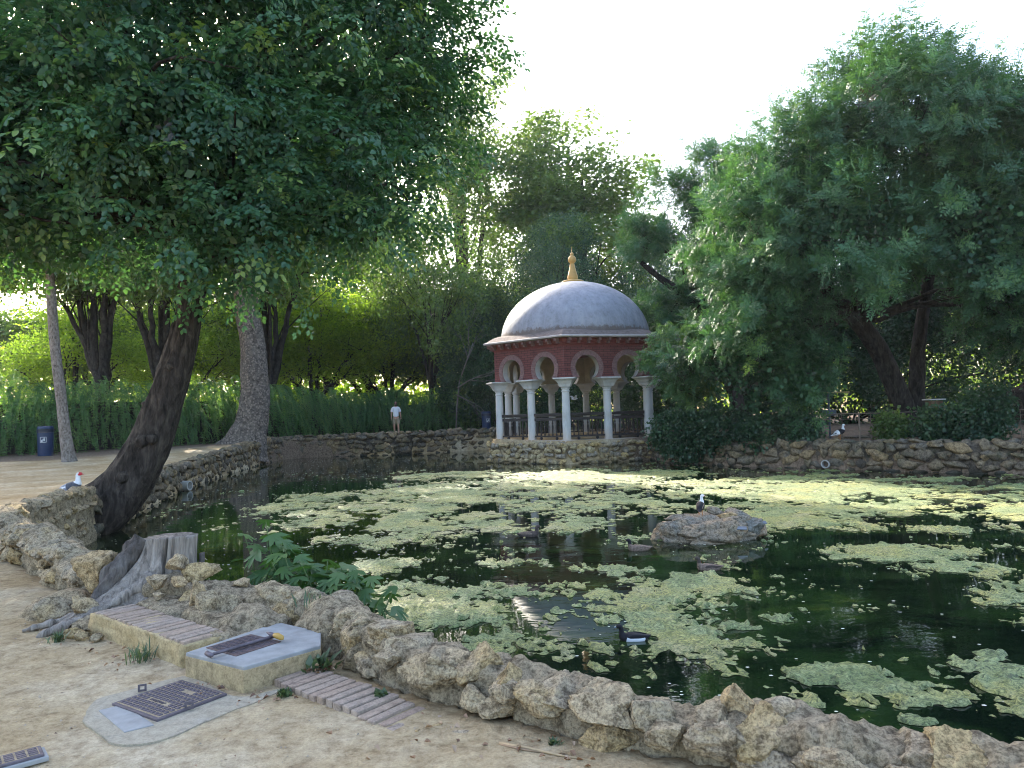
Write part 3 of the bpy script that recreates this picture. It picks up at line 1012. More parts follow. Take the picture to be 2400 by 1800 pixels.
# concrete inspection box with a plate let into its top
bx = thing('inspection_box', 'square yellow rendered concrete box with grey cement top against the wall', 'box')
poly = [(-1.66, 3.71), (-1.28, 3.465), (-1.0, 3.76), (-1.06, 4.0), (-1.36, 4.22)]
pb = MB().prism(poly, -0.06, 0.108).mesh('body', M_RENDER, bevel=0.006)
link('body', pb, bx)
cx, cy = np.mean(poly, axis=0)
poly2 = [(cx + (p[0] - cx) * 0.995, cy + (p[1] - cy) * 0.995) for p in poly]
link('cement_top', MB().prism(poly2, 0.1, 0.123).mesh('cement_top', M_CEMENT, bevel=0.006), bx)


def quad_frame(q):
    q = [np.array(p) for p in q]
    return sum(q) / 4, (q[3] - q[0] + q[2] - q[1]) / 2, (q[1] - q[0] + q[2] - q[3]) / 2


pc, pu, pv = quad_frame([(-1.581, 3.766), (-1.432, 3.989), (-1.23, 3.838), (-1.366, 3.621)])
L1, L2 = np.linalg.norm(pu), np.linalg.norm(pv)
pyaw = math.atan2(pu[1], pu[0])
plate = MB().box((0, 0, 0.124), (L1, L2, 0.006)).obj('chequer_plate', M_RUST, bx, loc=(pc[0], pc[1], 0), rot=(0, 0, pyaw), bevel=0.002)
rib = MB()
for k in range(-11, 12):
    for sg in (1, -1):
        x0 = k * 0.032
        pts = []
        for t_ in np.linspace(-0.5, 0.5, 60):
            x, y = x0 + t_ * L2 * 0.75 * sg, t_ * L2
            if abs(x) < L1 / 2 - 0.012 and abs(y) < L2 / 2 - 0.012:
                pts.append((x, y))
        if len(pts) > 4:
            p, q = pts[0], pts[-1]
            ln = math.hypot(q[0] - p[0], q[1] - p[1])
            rib.box(((p[0] + q[0]) / 2, (p[1] + q[1]) / 2, 0.1278 + 0.0002 * sg), (ln, 0.003, 0.003), M=Matrix.Rotation(math.atan2(q[1] - p[1], q[0] - p[0]), 3, 'Z'))
rib.obj('plate_ribs', M_IRON, plate)

hm = thing('pick_hammer', 'rusty hammer with ochre head lying on the box plate', 'hammer')
h0, h1 = Vector((-1.49, 3.6, 0.142)), Vector((-1.275, 3.87, 0.142))
MB().tube([h0, h0.lerp(h1, 0.3), h0.lerp(h1, 0.7), h1], [0.0075, 0.0085, 0.009, 0.0095], 10).obj('handle', M_IRON, hm, smooth=True)
hd = (h1 - h0).normalized()
hp = Vector((hd.y, -hd.x, 0))
hb = MB()
hb.tube([h0 - hp * 0.032 + Vector((0, 0, 0.003)), h0 - hp * 0.012, h0 + hp * 0.012, h0 + hp * 0.02], [0.012, 0.012, 0.012, 0.007], 10)
hb.obj('end_block', M_IRON, hm, smooth=True)
hh_ = MB()
hh_.tube([h1 - hp * 0.055 + Vector((0, 0, 0.012)), h1 - hp * 0.02 + Vector((0, 0, 0.01)), h1 + hp * 0.02 + Vector((0, 0, 0.006))], [0.004, 0.011, 0.012], 8)
hh_.obj('iron_head', M_IRON, hm, smooth=True)
hy = MB().tube([h1 + hp * 0.01 + Vector((0, 0, 0.008)), h1 + hp * 0.04 + Vector((0, 0, 0.01)), h1 + hp * 0.075 + Vector((0, 0, 0.006)), h1 + hp * 0.088], [0.011, 0.016, 0.014, 0.004], 10)
o = hy.obj('ochre_head', simple('ochre_paint', (0.42, 0.25, 0.05), 0.6), hm, smooth=True)
o['label'] = 'ochre painted half of the hammer head'

# cast cover in the path
lidr = thing('manhole_cover', 'rectangular cast iron cover with raised tiles set in cracked concrete', 'manhole cover')
lc_, lu, lv = quad_frame([(-1.82, 3.35), (-1.65, 3.64), (-1.35, 3.44), (-1.54, 3.16)])
LL, LW = 0.36, 0.335
lyaw = math.atan2(lu[1], lu[0])
apron = [(-1.87, 3.2), (-1.95, 3.42), (-1.9, 3.5), (-1.68, 3.72), (-1.62, 3.69), (-1.29, 3.42), (-1.12, 3.5), (-1.13, 3.42), (-1.3, 3.18), (-1.43, 3.0), (-1.56, 2.95), (-1.7, 3.03)]
ap_q, _ = catmull(apron + [apron[0]], 70)
ap_q = ap_q[:-1] + 0.012 * np.stack([fbm(p3(ap_q[:-1, 0] * 7, ap_q[:-1, 1] * 7), 3, 3), fbm(p3(ap_q[:-1, 0] * 7, ap_q[:-1, 1] * 7), 3, 4)], 1)
MB().prism([tuple(p) for p in ap_q], -0.03, 0.0065).obj('concrete_apron', M_APRON, lidr)
fl = MB()
slab = [(-1.86, 3.3), (-1.78, 3.36), (-1.53, 3.125), (-1.62, 3.06)]
fl.prism(slab, -0.02, 0.0105)
fl.obj('concrete_patch', M_CEMENT, lidr, bevel=0.003)
lid = MB().box((0, 0, 0.009), (LL, LW, 0.016)).obj('lid', M_IRON, lidr, loc=(lc_[0], lc_[1], 0), rot=(0, 0, lyaw), bevel=0.003)
tile = MB().box((0, 0, 0), (0.0205, 0.019, 0.006), taper=0.85).mesh('tread_block', M_IRON, bevel=0.0015)
sandfill = MB().box((0, 0, 0.0175), (LL - 0.03, LW - 0.03, 0.0012)).obj('sand_in_grooves', M_DIRT, lid)
for a in range(12):
    for c_ in range(11):
        x = -LL / 2 + 0.032 + a * 0.0269
        y = -LW / 2 + 0.032 + c_ * 0.0271
        if c_ in (3,) and 3 <= a <= 8:
            continue
        if c_ == 8 and 5 <= a <= 7:
            continue
        link('tread_block', tile, lid, loc=(x, y, 0.0205))
le = MB()
for k in range(9):
    le.box((-LL / 2 + 0.12 + k * 0.0125, -LW / 2 + 0.1133, 0.0195), (0.0032, 0.013, 0.004))
    if k % 2:
        le.box((-LL / 2 + 0.1255 + k * 0.0125, -LW / 2 + 0.1133 + (0.005 if k % 4 == 1 else -0.004), 0.0195), (0.007, 0.003, 0.004))
    else:
        le.box((-LL / 2 + 0.1255 + k * 0.0125, -LW / 2 + 0.1193, 0.0195), (0.006, 0.0028, 0.004))
le.obj('raised_lettering', M_IRON, lid)
lug = MB()
lug.box((-0.014, 0, 0.016), (0.009, 0.006, 0.032)).box((0.014, 0, 0.016), (0.009, 0.006, 0.032)).box((0, 0, 0.028), (0.0195, 0.006, 0.009)).box((0, 0, 0.004), (0.0195, 0.006, 0.008))
lugm = lug.mesh('lifting_lug', M_IRON)
link('lifting_lug', lugm, lidr, loc=(-1.775, 3.515, 0.01), rot=(0, 0, 0.35))
link('lifting_lug', lugm, lidr, loc=(-1.45, 3.275, 0.012), rot=(0, 0, 0.35))

lid2 = thing('access_cover', 'small iron cover half out of frame at the bottom left corner of the sand', 'cover', (-1.93, 2.8, 0), (0, 0, rad(40)))
MB().box((0, 0, 0.008), (0.27, 0.115, 0.018)).obj('frame', M_CEMENT, lid2, bevel=0.004)
pl = MB().box((-0.003, 0.004, 0.019), (0.25, 0.1, 0.016)).obj('lid', M_IRON, lid2, bevel=0.004)
tl2 = MB().box((0, 0, 0), (0.03, 0.013, 0.004)).mesh('tread_block', M_IRON, bevel=0.001)
MB().box((-0.003, 0.004, 0.0272), (0.225, 0.078, 0.001)).obj('sand_in_grooves', M_DIRT, pl)
for a in range(6):
    for c_ in range(4):
        link('tread_block', tl2, pl, loc=(-0.1 + a * 0.038, -0.024 + c_ * 0.0185, 0.0288))

# ------------------------------------------------------------------ stump
M_WOOD = bark_mat('weathered_wood', (0.25, 0.21, 0.175), (0.45, 0.39, 0.33), (14, 14, 1.6), 0.03)
M_BARK_D = bark_mat('dark_bark', (0.1, 0.085, 0.075), (0.2, 0.175, 0.155), (10, 10, 3), 0.03)
stump = thing('tree_stump', 'weathered grey sawn tree stump with spreading roots in the wall', 'stump', (-2.47, 5.2, 0))
nth, nz = 96, 44
th = np.linspace(-math.pi, math.pi, nth, endpoint=False)
zz = np.linspace(0, 1, nz)
TH, ZZ = np.meshgrid(th, zz)
top = 0.47 + 0.012 * np.cos(TH - 1.2) + 0.02 * (np.abs(TH + 1.45) < 0.9)
fl_ = (1 - ZZ) ** 2.0
lobe = lambda a, w: np.exp(-((np.angle(np.exp(1j * (TH - a)))) / w) ** 2)
r_ = 0.165 + 0.02 * np.cos(2 * TH) + fl_ * (0.1 + 0.62 * lobe(-2.18, 0.3) + 0.3 * lobe(-1.55, 0.25) + 0.34 * lobe(-2.75, 0.2))
r_ += 0.012 * fbm(p3(TH.ravel() * 5, ZZ.ravel() * 0.8), 3, 8).reshape(TH.shape) + 0.018 * fl_ * np.sin(TH * 13 + 2 * ZZ)
crack = np.exp(-((TH + 1.28 + 0.04 * ZZ) / 0.035) ** 2) * smooth01(0.25, 0.5, ZZ)
r_ -= 0.075 * crack
Zv = -0.03 + ZZ * (top + 0.03)
lean = 0.05 * ZZ
V = np.stack([r_ * np.cos(TH) + lean, r_ * np.sin(TH) * 0.9, Zv], -1).reshape(-1, 3)
F = []
jj, ii = np.meshgrid(np.arange(nz - 1), np.arange(nth), indexing='ij')
Fq = np.stack([jj * nth + ii, jj * nth + (ii + 1) % nth, (jj + 1) * nth + (ii + 1) % nth, (jj + 1) * nth + ii], -1).reshape(-1, 4)
cen = len(V)
V = np.vstack([V, [[0.05, 0, 0.455]]])
Ft = np.stack([(nz - 1) * nth + np.arange(nth), (nz - 1) * nth + (np.arange(nth) + 1) % nth, np.full(nth, cen)], 1)
link('trunk', mesh_np('trunk', V, [Fq, Ft], smooth=True, mats=[M_WOOD]), stump)


def bark_slab(name, pts, rx, ry, mat, parent, seed, nring=28, amp=0.02):
    P, q = catmull(pts, 40)
    Pf, T, U, W = frames(P)
    a = np.linspace(0, 2 * np.pi, nring, endpoint=False)
    rx_ = np.interp(np.linspace(0, 1, 40), np.linspace(0, 1, len(rx)), rx)
    ry_ = np.interp(np.linspace(0, 1, 40), np.linspace(0, 1, len(ry)), ry)
    V = Pf[:, None, :] + U[:, None, :] * (np.cos(a)[None] * rx_[:, None])[..., None] + W[:, None, :] * (np.sin(a)[None] * ry_[:, None])[..., None]
    V = V.reshape(-1, 3)
    cc = np.repeat(Pf, nring, axis=0)
    dr = V - cc
    dr /= np.linalg.norm(dr, axis=1)[:, None] + 1e-9
    V = V + dr * (amp * fbm(V * np.array([14, 14, 7]), 4, seed, 0.6))[:, None]
    jj, ii = np.meshgrid(np.arange(39), np.arange(nring), indexing='ij')
    F = np.stack([jj * nring + ii, jj * nring + (ii + 1) % nring, (jj + 1) * nring + (ii + 1) % nring, (jj + 1) * nring + ii], -1).reshape(-1, 4)
    k = len(V)
    V = np.vstack([V, Pf[:1], Pf[-1:]])
    i0 = np.arange(nring)
    Ft = np.vstack([np.stack([(i0 + 1) % nring, i0, np.full(nring, k)], 1), np.stack([39 * nring + i0, 39 * nring + (i0 + 1) % nring, np.full(nring, k + 1)], 1)])
    return link(name, mesh_np(name, V, [F, Ft], smooth=True, mats=[mat]), parent)


o = bark_slab('bark', [(-0.3, -0.27, 0.03), (-0.26, -0.2, 0.2), (-0.17, -0.1, 0.36), (-0.11, -0.04, 0.455)], [0.1, 0.1, 0.09, 0.085], [0.07, 0.075, 0.07, 0.06], M_BARK_D, stump, 4)
o['label'] = 'dark bark still clinging to the left of the stump'
bark_slab('root', [(-0.45, -0.68, -0.01), (-0.3, -0.5, 0.05), (-0.15, -0.3, 0.12), (-0.02, -0.14, 0.22)], [0.012, 0.032, 0.06, 0.09], [0.01, 0.025, 0.04, 0.07], M_WOOD, stump, 6, amp=0.02)
bark_slab('root', [(-0.62, -0.55, 0.0), (-0.42, -0.42, 0.04), (-0.26, -0.3, 0.09)], [0.01, 0.025, 0.045], [0.008, 0.02, 0.04], M_WOOD, stump, 7, amp=0.014)
bark_slab('splinter', [(0.24, 0.05, 0.1), (0.25, 0.05, 0.25), (0.255, 0.05, 0.345)], [0.035, 0.032, 0.03], [0.02, 0.02, 0.018], M_BARK_D, stump, 9, amp=0.008)

# ------------------------------------------------------------------ pavilion
m, nt, b = new_mat('red_brickwork')
tc = nt.nodes.new('ShaderNodeTexCoord')
sep = nt.nodes.new('ShaderNodeSeparateXYZ')
cmb = nt.nodes.new('ShaderNodeCombineXYZ')
nt.links.new(tc.outputs['Object'], sep.inputs[0])
nt.links.new(sep.outputs['X'], cmb.inputs['X'])
nt.links.new(sep.outputs['Z'], cmb.inputs['Y'])
bt = nd(nt, 'ShaderNodeTexBrick', Scale=1.0)
bt.inputs['Brick Width'].default_value = 0.30
bt.inputs['Row Height'].default_value = 0.088
bt.inputs['Mortar Size'].default_value = 0.011
bt.inputs['Mortar Smooth'].default_value = 0.4
bt.inputs['Color1'].default_value = (0.185, 0.06, 0.055, 1)
bt.inputs['Color2'].default_value = (0.15, 0.045, 0.042, 1)
bt.inputs['Mortar'].default_value = (0.07, 0.026, 0.025, 1)
nt.links.new(cmb.outputs[0], bt.inputs['Vector'])
wr = ntex(nt, tc.outputs['Object'], 2.2, 6, 0.7)
c = mix(nt, 0.6, bt.outputs['Color'], ramp(nt, wr, [(0.3, (0.62, 0.62, 0.62)), (0.7, (1.2, 1.15, 1.1))]), 'MULTIPLY')
nt.links.new(c, b.inputs['Base Color'])
b.inputs['Roughness'].default_value = 0.85
bp = nd(nt, 'ShaderNodeBump', Distance=0.02, Strength=1.0, invert=True)
nt.links.new(bt.outputs['Fac'], bp.inputs['Height'])
nt.links.new(bp.outputs[0], b.inputs['Normal'])
M_REDBRICK = m
M_VOUSS = simple('arch_brick', (0.2, 0.115, 0.11), 0.85, 0, 0.3, 12, 0.004)
M_REVEAL = simple('reveal_plaster', (0.42, 0.4, 0.38), 0.85, 0, 0.12, 4)
M_PLASTER = simple('cream_plaster', (0.45, 0.4, 0.31), 0.9, 0, 0.2, 2.5)
m, nt, b = new_mat('white_marble')
v = coords(nt, (1, 1, 0.4))
c = ramp(nt, ntex(nt, v, 3.0, 7, 0.65), [(0.3, (0.36, 0.36, 0.36)), (0.45, (0.5, 0.5, 0.51)), (0.65, (0.58, 0.58, 0.6))])
pz = nt.nodes.new('ShaderNodeSeparateXYZ')
nt.links.new(nt.nodes.new('ShaderNodeNewGeometry').outputs['Position'], pz.inputs[0])
st_ = math_n(nt, 'MULTIPLY_ADD', ntex(nt, v, 5, 4, 0.6), 0.5, pz.outputs['Z'])
c = mix(nt, ramp(nt, st_, [(0.5, (0.6, 0.6, 0.6)), (0.95, (0, 0, 0))]), c, (0.42, 0.3, 0.2))
nt.links.new(c, b.inputs['Base Color'])
b.inputs['Roughness'].default_value = 0.55
M_MARBLE = m
m, nt, b = new_mat('dome_lime')
pos = coords(nt)
stv = coords(nt, (2.2, 2.2, 0.35))
w1 = ntex(nt, stv, 1.2, 8, 0.7)
w2 = ntex(nt, pos, 5.5, 8, 0.75)
c = ramp(nt, w1, [(0.34, (0.2, 0.205, 0.235)), (0.5, (0.27, 0.275, 0.315)), (0.66, (0.325, 0.33, 0.37))])
c = mix(nt, 0.55, c, ramp(nt, w2, [(0.34, (0.6, 0.58, 0.55)), (0.5, (1, 1, 1)), (0.7, (1.12, 1.12, 1.12))]), 'MULTIPLY')
zz_ = nt.nodes.new('ShaderNodeSeparateXYZ')
nt.links.new(pos, zz_.inputs[0])
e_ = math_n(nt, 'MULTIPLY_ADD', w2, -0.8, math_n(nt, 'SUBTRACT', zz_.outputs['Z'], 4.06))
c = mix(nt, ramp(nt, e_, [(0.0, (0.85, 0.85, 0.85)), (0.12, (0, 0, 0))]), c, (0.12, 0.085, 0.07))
xr = math_n(nt, 'MULTIPLY_ADD', w2, 2.4, math_n(nt, 'MULTIPLY', zz_.outputs['X'], -1.0))
c = mix(nt, ramp(nt, math_n(nt, 'MULTIPLY', w1, math_n(nt, 'SUBTRACT', 1.0, math_n(nt, 'MULTIPLY', zz_.outputs['Z'], 0.1))), [(0.3, (0, 0, 0)), (0.42, (0.25, 0.25, 0.25))]), c, (0.33, 0.28, 0.24))
nt.links.new(c, b.inputs['Base Color'])
b.inputs['Roughness'].default_value = 0.6
bump(nt, b, w2, 0.01, 0.6)
M_DOME = m
M_OCHRE = simple('glazed_ochre', (0.5, 0.29, 0.08), 0.45, 0, 0.12, 6)
M_DARKWOOD = simple('dark_timber', (0.022, 0.016, 0.016), 0.6, 0, 0.3, 10)
M_ROOF = simple('weathered_roof', (0.17, 0.13, 0.115), 0.9, 0, 0.35, 7, 0.01)
M_EAVE = simple('eave_stone', (0.45, 0.4, 0.39), 0.8, 0, 0.2, 5)

GR, AP = 3.4, 3.4 * math.cos(rad(30))
gaz = thing('pavilion', 'domed hexagonal brick pavilion with horseshoe arches and marble columns on the water', 'pavilion', (GAZ_C[0], GAZ_C[1], 0), (0, 0, GAZ_PHI))


def side_rot(k):
    return (0, 0, rad(60 * k + 30))


def corner(r, k):
    return (r * math.sin(rad(60 * k)), -r * math.cos(rad(60 * k)))


def hexring(r):
    return [corner(r, k) for k in range(6)]


MB().prism(hexring(3.62), -0.3, 0.22).obj('floor_slab', M_MARBLE, gaz)


def arch_panel(y0, y1, zt, mats, mat_edge, rr_=0.48):
    pts = [(-1, 2.56, True)]
    for cxx in (-0.85, 0.85):
        a0_ = math.atan2(-0.37, -math.sqrt(rr_ ** 2 - 0.37 ** 2))
        if a0_ < 0:
            a0_ += 2 * math.pi
        a1_ = math.pi - a0_
        for t_ in np.linspace(a0_, a1_, 30):
            pts.append((cxx + rr_ * math.cos(t_), 2.93 + rr_ * math.sin(t_), False))
    pts += [(1, 2.56, True), (1, zt, True), (-1, zt, True)]
    n = len(pts)
    out = []
    for y in (y0, y1):
        hw = abs(y) * math.tan(rad(30)) - 0.001
        for x, z, end in pts:
            out.append((x * hw if end else x, y, z))
    bm = bmesh.new()
    vs = [bm.verts.new(p) for p in out]
    fa = bm.faces.new(vs[:n])
    fb = bm.faces.new(vs[n:][::-1])
    fa.material_index = 0
    fb.material_index = 0
    for i in range(n):
        f = bm.faces.new((vs[i], vs[n + i], vs[n + (i + 1) % n], vs[(i + 1) % n]))
        f.material_index = 1 if mat_edge else 0
    bm.normal_update()
    bmesh.ops.triangulate(bm, faces=[fa, fb], ngon_method='EAR_CLIP')
    bmesh.ops.recalc_face_normals(bm, faces=bm.faces)
    me = bpy.data.meshes.new('arch_panel')
    bm.to_mesh(me)
    bm.free()
    for q in mats:
        me.materials.append(q)
    return me


pan = arch_panel(-(AP + 0.14), -(AP - 0.12), 3.95, [M_REDBRICK, M_REVEAL], True)
lin = arch_panel(-(AP - 0.122), -(AP - 0.17), 3.8, [M_PLASTER, M_PLASTER], True, 0.485)
ring = MB()
nv = 40
a0_ = math.pi + math.acos(math.sqrt(0.495 ** 2 - 0.37 ** 2) / 0.495)
for i in range(nv):
    t0 = a0_ + (math.pi - 2 * a0_) * (i + 0.06) / nv
    t1 = a0_ + (math.pi - 2 * a0_) * (i + 0.94) / nv
    ri, ro = 0.482, 0.67
    P = []
    for y in (-(AP + 0.168), -(AP + 0.10)):
        for r_q, tq in ((ri, t0), (ro, t0), (ro, t1), (ri, t1)):
            P.append((r_q * math.cos(tq), y, 2.93 + max(-0.368, r_q * math.sin(tq))))
    ring.add(P, [(0, 1, 2, 3), (7, 6, 5, 4), (0, 4, 5, 1), (1, 5, 6, 2), (2, 6, 7, 3), (3, 7, 4, 0)])
ringm = ring.mesh('arch_ring', M_VOUSS)
corb = MB().box((0, 0, 0), (0.1, 0.36, 0.11)).box((0, 0.06, -0.1), (0.09, 0.26, 0.085)).mesh('corbel', M_VOUSS, bevel=0.008)
railm = MB().box((0, 0, 1.205), (1.36, 0.1, 0.07)).box((0, 0, 1.15), (1.36, 0.06, 0.06)).box((0, 0, 1.02), (1.36, 0.035, 0.11)).box((0, 0, 0.37), (1.36, 0.07, 0.06)).mesh('rail', M_DARKWOOD, bevel=0.006)
balm = MB().lathe([(0.02, 0.4), (0.032, 0.42), (0.022, 0.46), (0.03, 0.62), (0.036, 0.72), (0.022, 0.82), (0.034, 0.86), (0.02, 0.92), (0.02, 0.98)], 8).mesh('baluster', M_DARKWOOD, smooth=True)
ballm = MB().lathe([(0.001, 0.225), (0.04, 0.24), (0.062, 0.285), (0.05, 0.325), (0.02, 0.345)], 12).mesh('ball_foot', M_DARKWOOD, smooth=True)
for k in range(6):
    p = link('arch_wall', pan, gaz, rot=side_rot(k))
    link('plaster_lining', lin, gaz, rot=side_rot(k))
    for cxx in (-0.85, 0.85):
        link('arch_ring', ringm, p, loc=(cxx, 0, 0))
    for i in range(9):
        link('corbel', corb, p, loc=(-1.62 + i * 0.405, -(AP + 0.28), 3.985))
    for cxx in (-0.85, 0.85):
        e = link('balustrade', railm, gaz, rot=side_rot(k))
        a = rad(60 * k + 30)
        e.location = Matrix.Rotation(a, 3, 'Z') @ Vector((cxx, -AP - 0.02, 0))
        for q in range(7):
            link('baluster', balm, e, loc=(-0.57 + q * 0.19, 0, 0))
        for q in (-0.38, 0.38):
            link('ball_foot', ballm, e, loc=(q, 0, 0))

# columns with flaring square capitals
shaft = MB().lathe([(0.17, 0.2), (0.17, 0.24), (0.158, 0.27), (0.158, 0.9), (0.15, 1.6), (0.142, 2.0), (0.142, 2.02), (0.162, 2.035), (0.168, 2.055), (0.16, 2.075), (0.138, 2.085), (0.138, 2.14)], 20).mesh('shaft', M_MARBLE, auto=40)


def sq(r, z, rnd):
    P = []
    for i in range(24):
        a = 2 * math.pi * i / 24
        c_, s_ = math.cos(a), math.sin(a)
        k_ = max(abs(c_), abs(s_))
        P.append((r * ((1 - rnd) * c_ / k_ + rnd * c_), r * ((1 - rnd) * s_ / k_ + rnd * s_), z))
    return P


cp = MB()
sec = [(0.14, 2.12, 1), (0.165, 2.135, 1), (0.17, 2.16, 0.9), (0.16, 2.18, 0.8), (0.175, 2.2, 0.4), (0.215, 2.22, 0.25), (0.22, 2.26, 0.2), (0.235, 2.265, 0.15), (0.235, 2.3, 0.12), (0.24, 2.305, 0.1), (0.265, 2.37, 0.08), (0.315, 2.44, 0.04), (0.385, 2.497, 0.02), (0.4, 2.5, 0), (0.41, 2.51, 0), (0.41, 2.558, 0)]
Vs, Fs = [], []
for r_q, z, rnd in sec:
    Vs += sq(r_q, z, rnd)
for j in range(len(sec) - 1):
    for i in range(24):
        Fs.append((j * 24 + i, j * 24 + (i + 1) % 24, (j + 1) * 24 + (i + 1) % 24, (j + 1) * 24 + i))
Fs += [tuple(range(24))[::-1], tuple((len(sec) - 1) * 24 + i for i in range(24))]
cp.add(Vs, Fs)
capm = cp.mesh('capital', M_MARBLE, auto=35)
for k in range(6):
    c0, c1 = corner(GR, k), corner(GR, k + 1)
    for p, a in ((c0, rad(60 * k)), (((c0[0] + c1[0]) / 2, (c0[1] + c1[1]) / 2), rad(60 * k + 30))):
        col = link('column', shaft, gaz, loc=(p[0], p[1], 0), rot=(0, 0, a))
        link('capital', capm, col)

# eave, roof, dome, finial
ev = MB()


def hexloft(mb, secs, m=0, cap=True):
    V, F = [], []
    for r_q, z in secs:
        V += [(x, y, z) for x, y in hexring(r_q)]
    for j in range(len(secs) - 1):
        for i in range(6):
            F.append((j * 6 + i, j * 6 + (i + 1) % 6, (j + 1) * 6 + (i + 1) % 6, (j + 1) * 6 + i))
    if cap:
        F += [tuple(range(6))[::-1], tuple((len(secs) - 1) * 6 + i for i in range(6))]
    mb.add(V, F, m)
    return mb


hexloft(MB(), [(3.5, 3.76), (3.575, 3.762), (3.585, 3.82), (3.62, 3.825), (3.63, 3.9), (3.66, 3.905), (3.68, 4.052)]).obj('brick_cornice', simple('shadowed_red_brick', (0.16, 0.04, 0.035), 0.85, 0, 0.3, 9, 0.01), gaz)  # cornice brick coloured darker to imitate the shadow under the eave
hexloft(MB(), [(3.9, 4.054), (4.0, 4.065), (4.01, 4.12), (3.96, 4.14)]).obj('eave', M_EAVE, gaz)
hexloft(MB(), [(3.93, 4.142), (3.86, 4.18), (3.6, 4.33), (3.3, 4.42)]).obj('roof', M_ROOF, gaz)
prof = [(3.1 * math.cos(t_), 4.3 + 2.42 * math.sin(t_)) for t_ in np.linspace(0, math.pi / 2 - 0.04, 40)]
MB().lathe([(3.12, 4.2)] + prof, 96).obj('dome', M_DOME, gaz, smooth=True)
hexloft(MB(), [(3.3, 3.78), (3.3, 3.9)]).obj('ceiling', M_PLASTER, gaz)
MB().lathe([(0.46, 6.69), (0.48, 6.72), (0.48, 6.76), (0.42, 6.79), (0.2, 6.8), (0.215, 6.86), (0.225, 6.95), (0.2, 7.06), (0.16, 7.2), (0.125, 7.35), (0.1, 7.48), (0.09, 7.55), (0.13, 7.57), (0.165, 7.64), (0.17, 7.71), (0.15, 7.79), (0.1, 7.85), (0.05, 7.875), (0.07, 7.9), (0.075, 7.94), (0.05, 7.99), (0.012, 8.02), (0.008, 8.25)], 24).obj('finial', M_OCHRE, gaz, smooth=True)

bank('stone_plinth', 'low plinth of rounded yellow stones carrying the domed pavilion above the water',
     [hexpt(3.8, -2), hexpt(3.82, -1), hexpt(3.82, 0), hexpt(3.82, 1)], WATER - 0.3, [0.1, 0.1, 0.1, 0.1], 0.27, ROCKS_GAZ, M_MORTAR_GAZ, 31, -1, 0.5, vis=lambda c: c[1] < 31.5, amp=0.02, sharp=True, proud=0.09)

# ------------------------------------------------------------------ foliage
def leaf6(L, W, fold=0.12, curl=0.12, wide=0.42):
    """one ovate leaf along +x, folded on its midrib: two quads"""
    V = np.array([[0, 0, 0], [wide * L, 0.5 * W, fold * W], [0.75 * L, 0.34 * W, fold * W * 0.6 - curl * L * 0.4], [L, 0, -curl * L],
                  [0.75 * L, -0.34 * W, fold * W * 0.6 - curl * L * 0.4], [wide * L, -0.5 * W, fold * W]])
    F = np.array([[0, 3, 2, 1], [0, 5, 4, 3]])
    return V, F


def leaf4(L, W, curl=0.1):
    V = np.array([[0, 0, 0], [0.5 * L, 0.5 * W, 0.02 * L], [L, 0, -curl * L], [0.5 * L, -0.5 * W, 0.02 * L]])
    return V, np.array([[0, 3, 2, 1]])


def basis(x, up):
    x = x / np.linalg.norm(x)
    y = np.cross(up, x)
    if np.linalg.norm(y) < 1e-6:
        y = np.array([0, 1.0, 0])
    y /= np.linalg.norm(y)
    return np.stack([x, y, np.cross(x, y)], 1)


def rand_unit(r):
    v = r.normal(size=3)
    return v / np.linalg.norm(v)


class Spray:
    """a template twig of leaves"""
    def __init__(self):
        self.V, self.F, self.t, self.n = [], [], [], 0

    def leaf(self, lv, lf, pos, d, up, t):
        B = basis(np.asarray(d, float), np.asarray(up, float))
        self.V.append(lv @ B.T + np.asarray(pos))
        self.F.append(lf + self.n)
        self.t.append(np.full(len(lv), t))
        self.n += len(lv)

    def stem(self, p, q, w=0.004):
        p, q = np.asarray(p, float), np.asarray(q, float)
        s = np.cross(q - p, [0, 0.3, 1.0])
        s = s / (np.linalg.norm(s) + 1e-9) * w
        self.V.append(np.array([p - s, p + s, q + s * 0.5, q - s * 0.5]))
        self.F.append(np.array([[0, 1, 2, 3]]) + self.n)
        self.t.append(np.full(4, -0.2))
        self.n += 4

    def done(self):
        return np.vstack(self.V), np.vstack(self.F), np.concatenate(self.t)


def spray_broad(seed, L=0.62, leafL=0.105, leafW=0.068, nl=11, side=2):
    """flat drooping twig with alternate leaves (elm like)"""
    r = np.random.default_rng(seed)
    S = Spray()
    lv, lf = leaf6(leafL, leafW)

    def twig(p, d, ln, n):
        d = d / np.linalg.norm(d)
        prev = p
        for i in range(n):
            q = p + d * ln * (i + 0.6) / n + np.array([0, 0, -0.22 * ln * ((i + 0.5) / n) ** 2])
            sgn = 1 if i % 2 else -1
            lat = np.cross([0, 0, 1.0], d) * sgn
            ld = d * 0.65 + lat * 0.8 + np.array([0, 0, -0.25]) + r.normal(size=3) * 0.18
            S.leaf(lv * r.uniform(0.7, 1.15), lf, q, ld, np.array([0, 0, 1.0]) + r.normal(size=3) * 0.33, r.uniform(-0.12, 0.12))
            if i % 3 == 2:
                S.stem(prev, q)
                prev = q
        S.leaf(lv, lf, p + d * ln + np.array([0, 0, -0.22 * ln]), d + np.array([0, 0, -0.4]), [0, 0, 1.0], 0.1)
    twig(np.zeros(3), np.array([1.0, 0, 0.05]), L, nl)
    for k in range(side):
        s_ = 1 if k % 2 else -1
        twig(np.array([L * (0.2 + 0.25 * k), 0, 0]), np.array([0.75, s_ * 0.8, r.uniform(-.1, .2)]), L * 0.55, 6)
    return S.done()


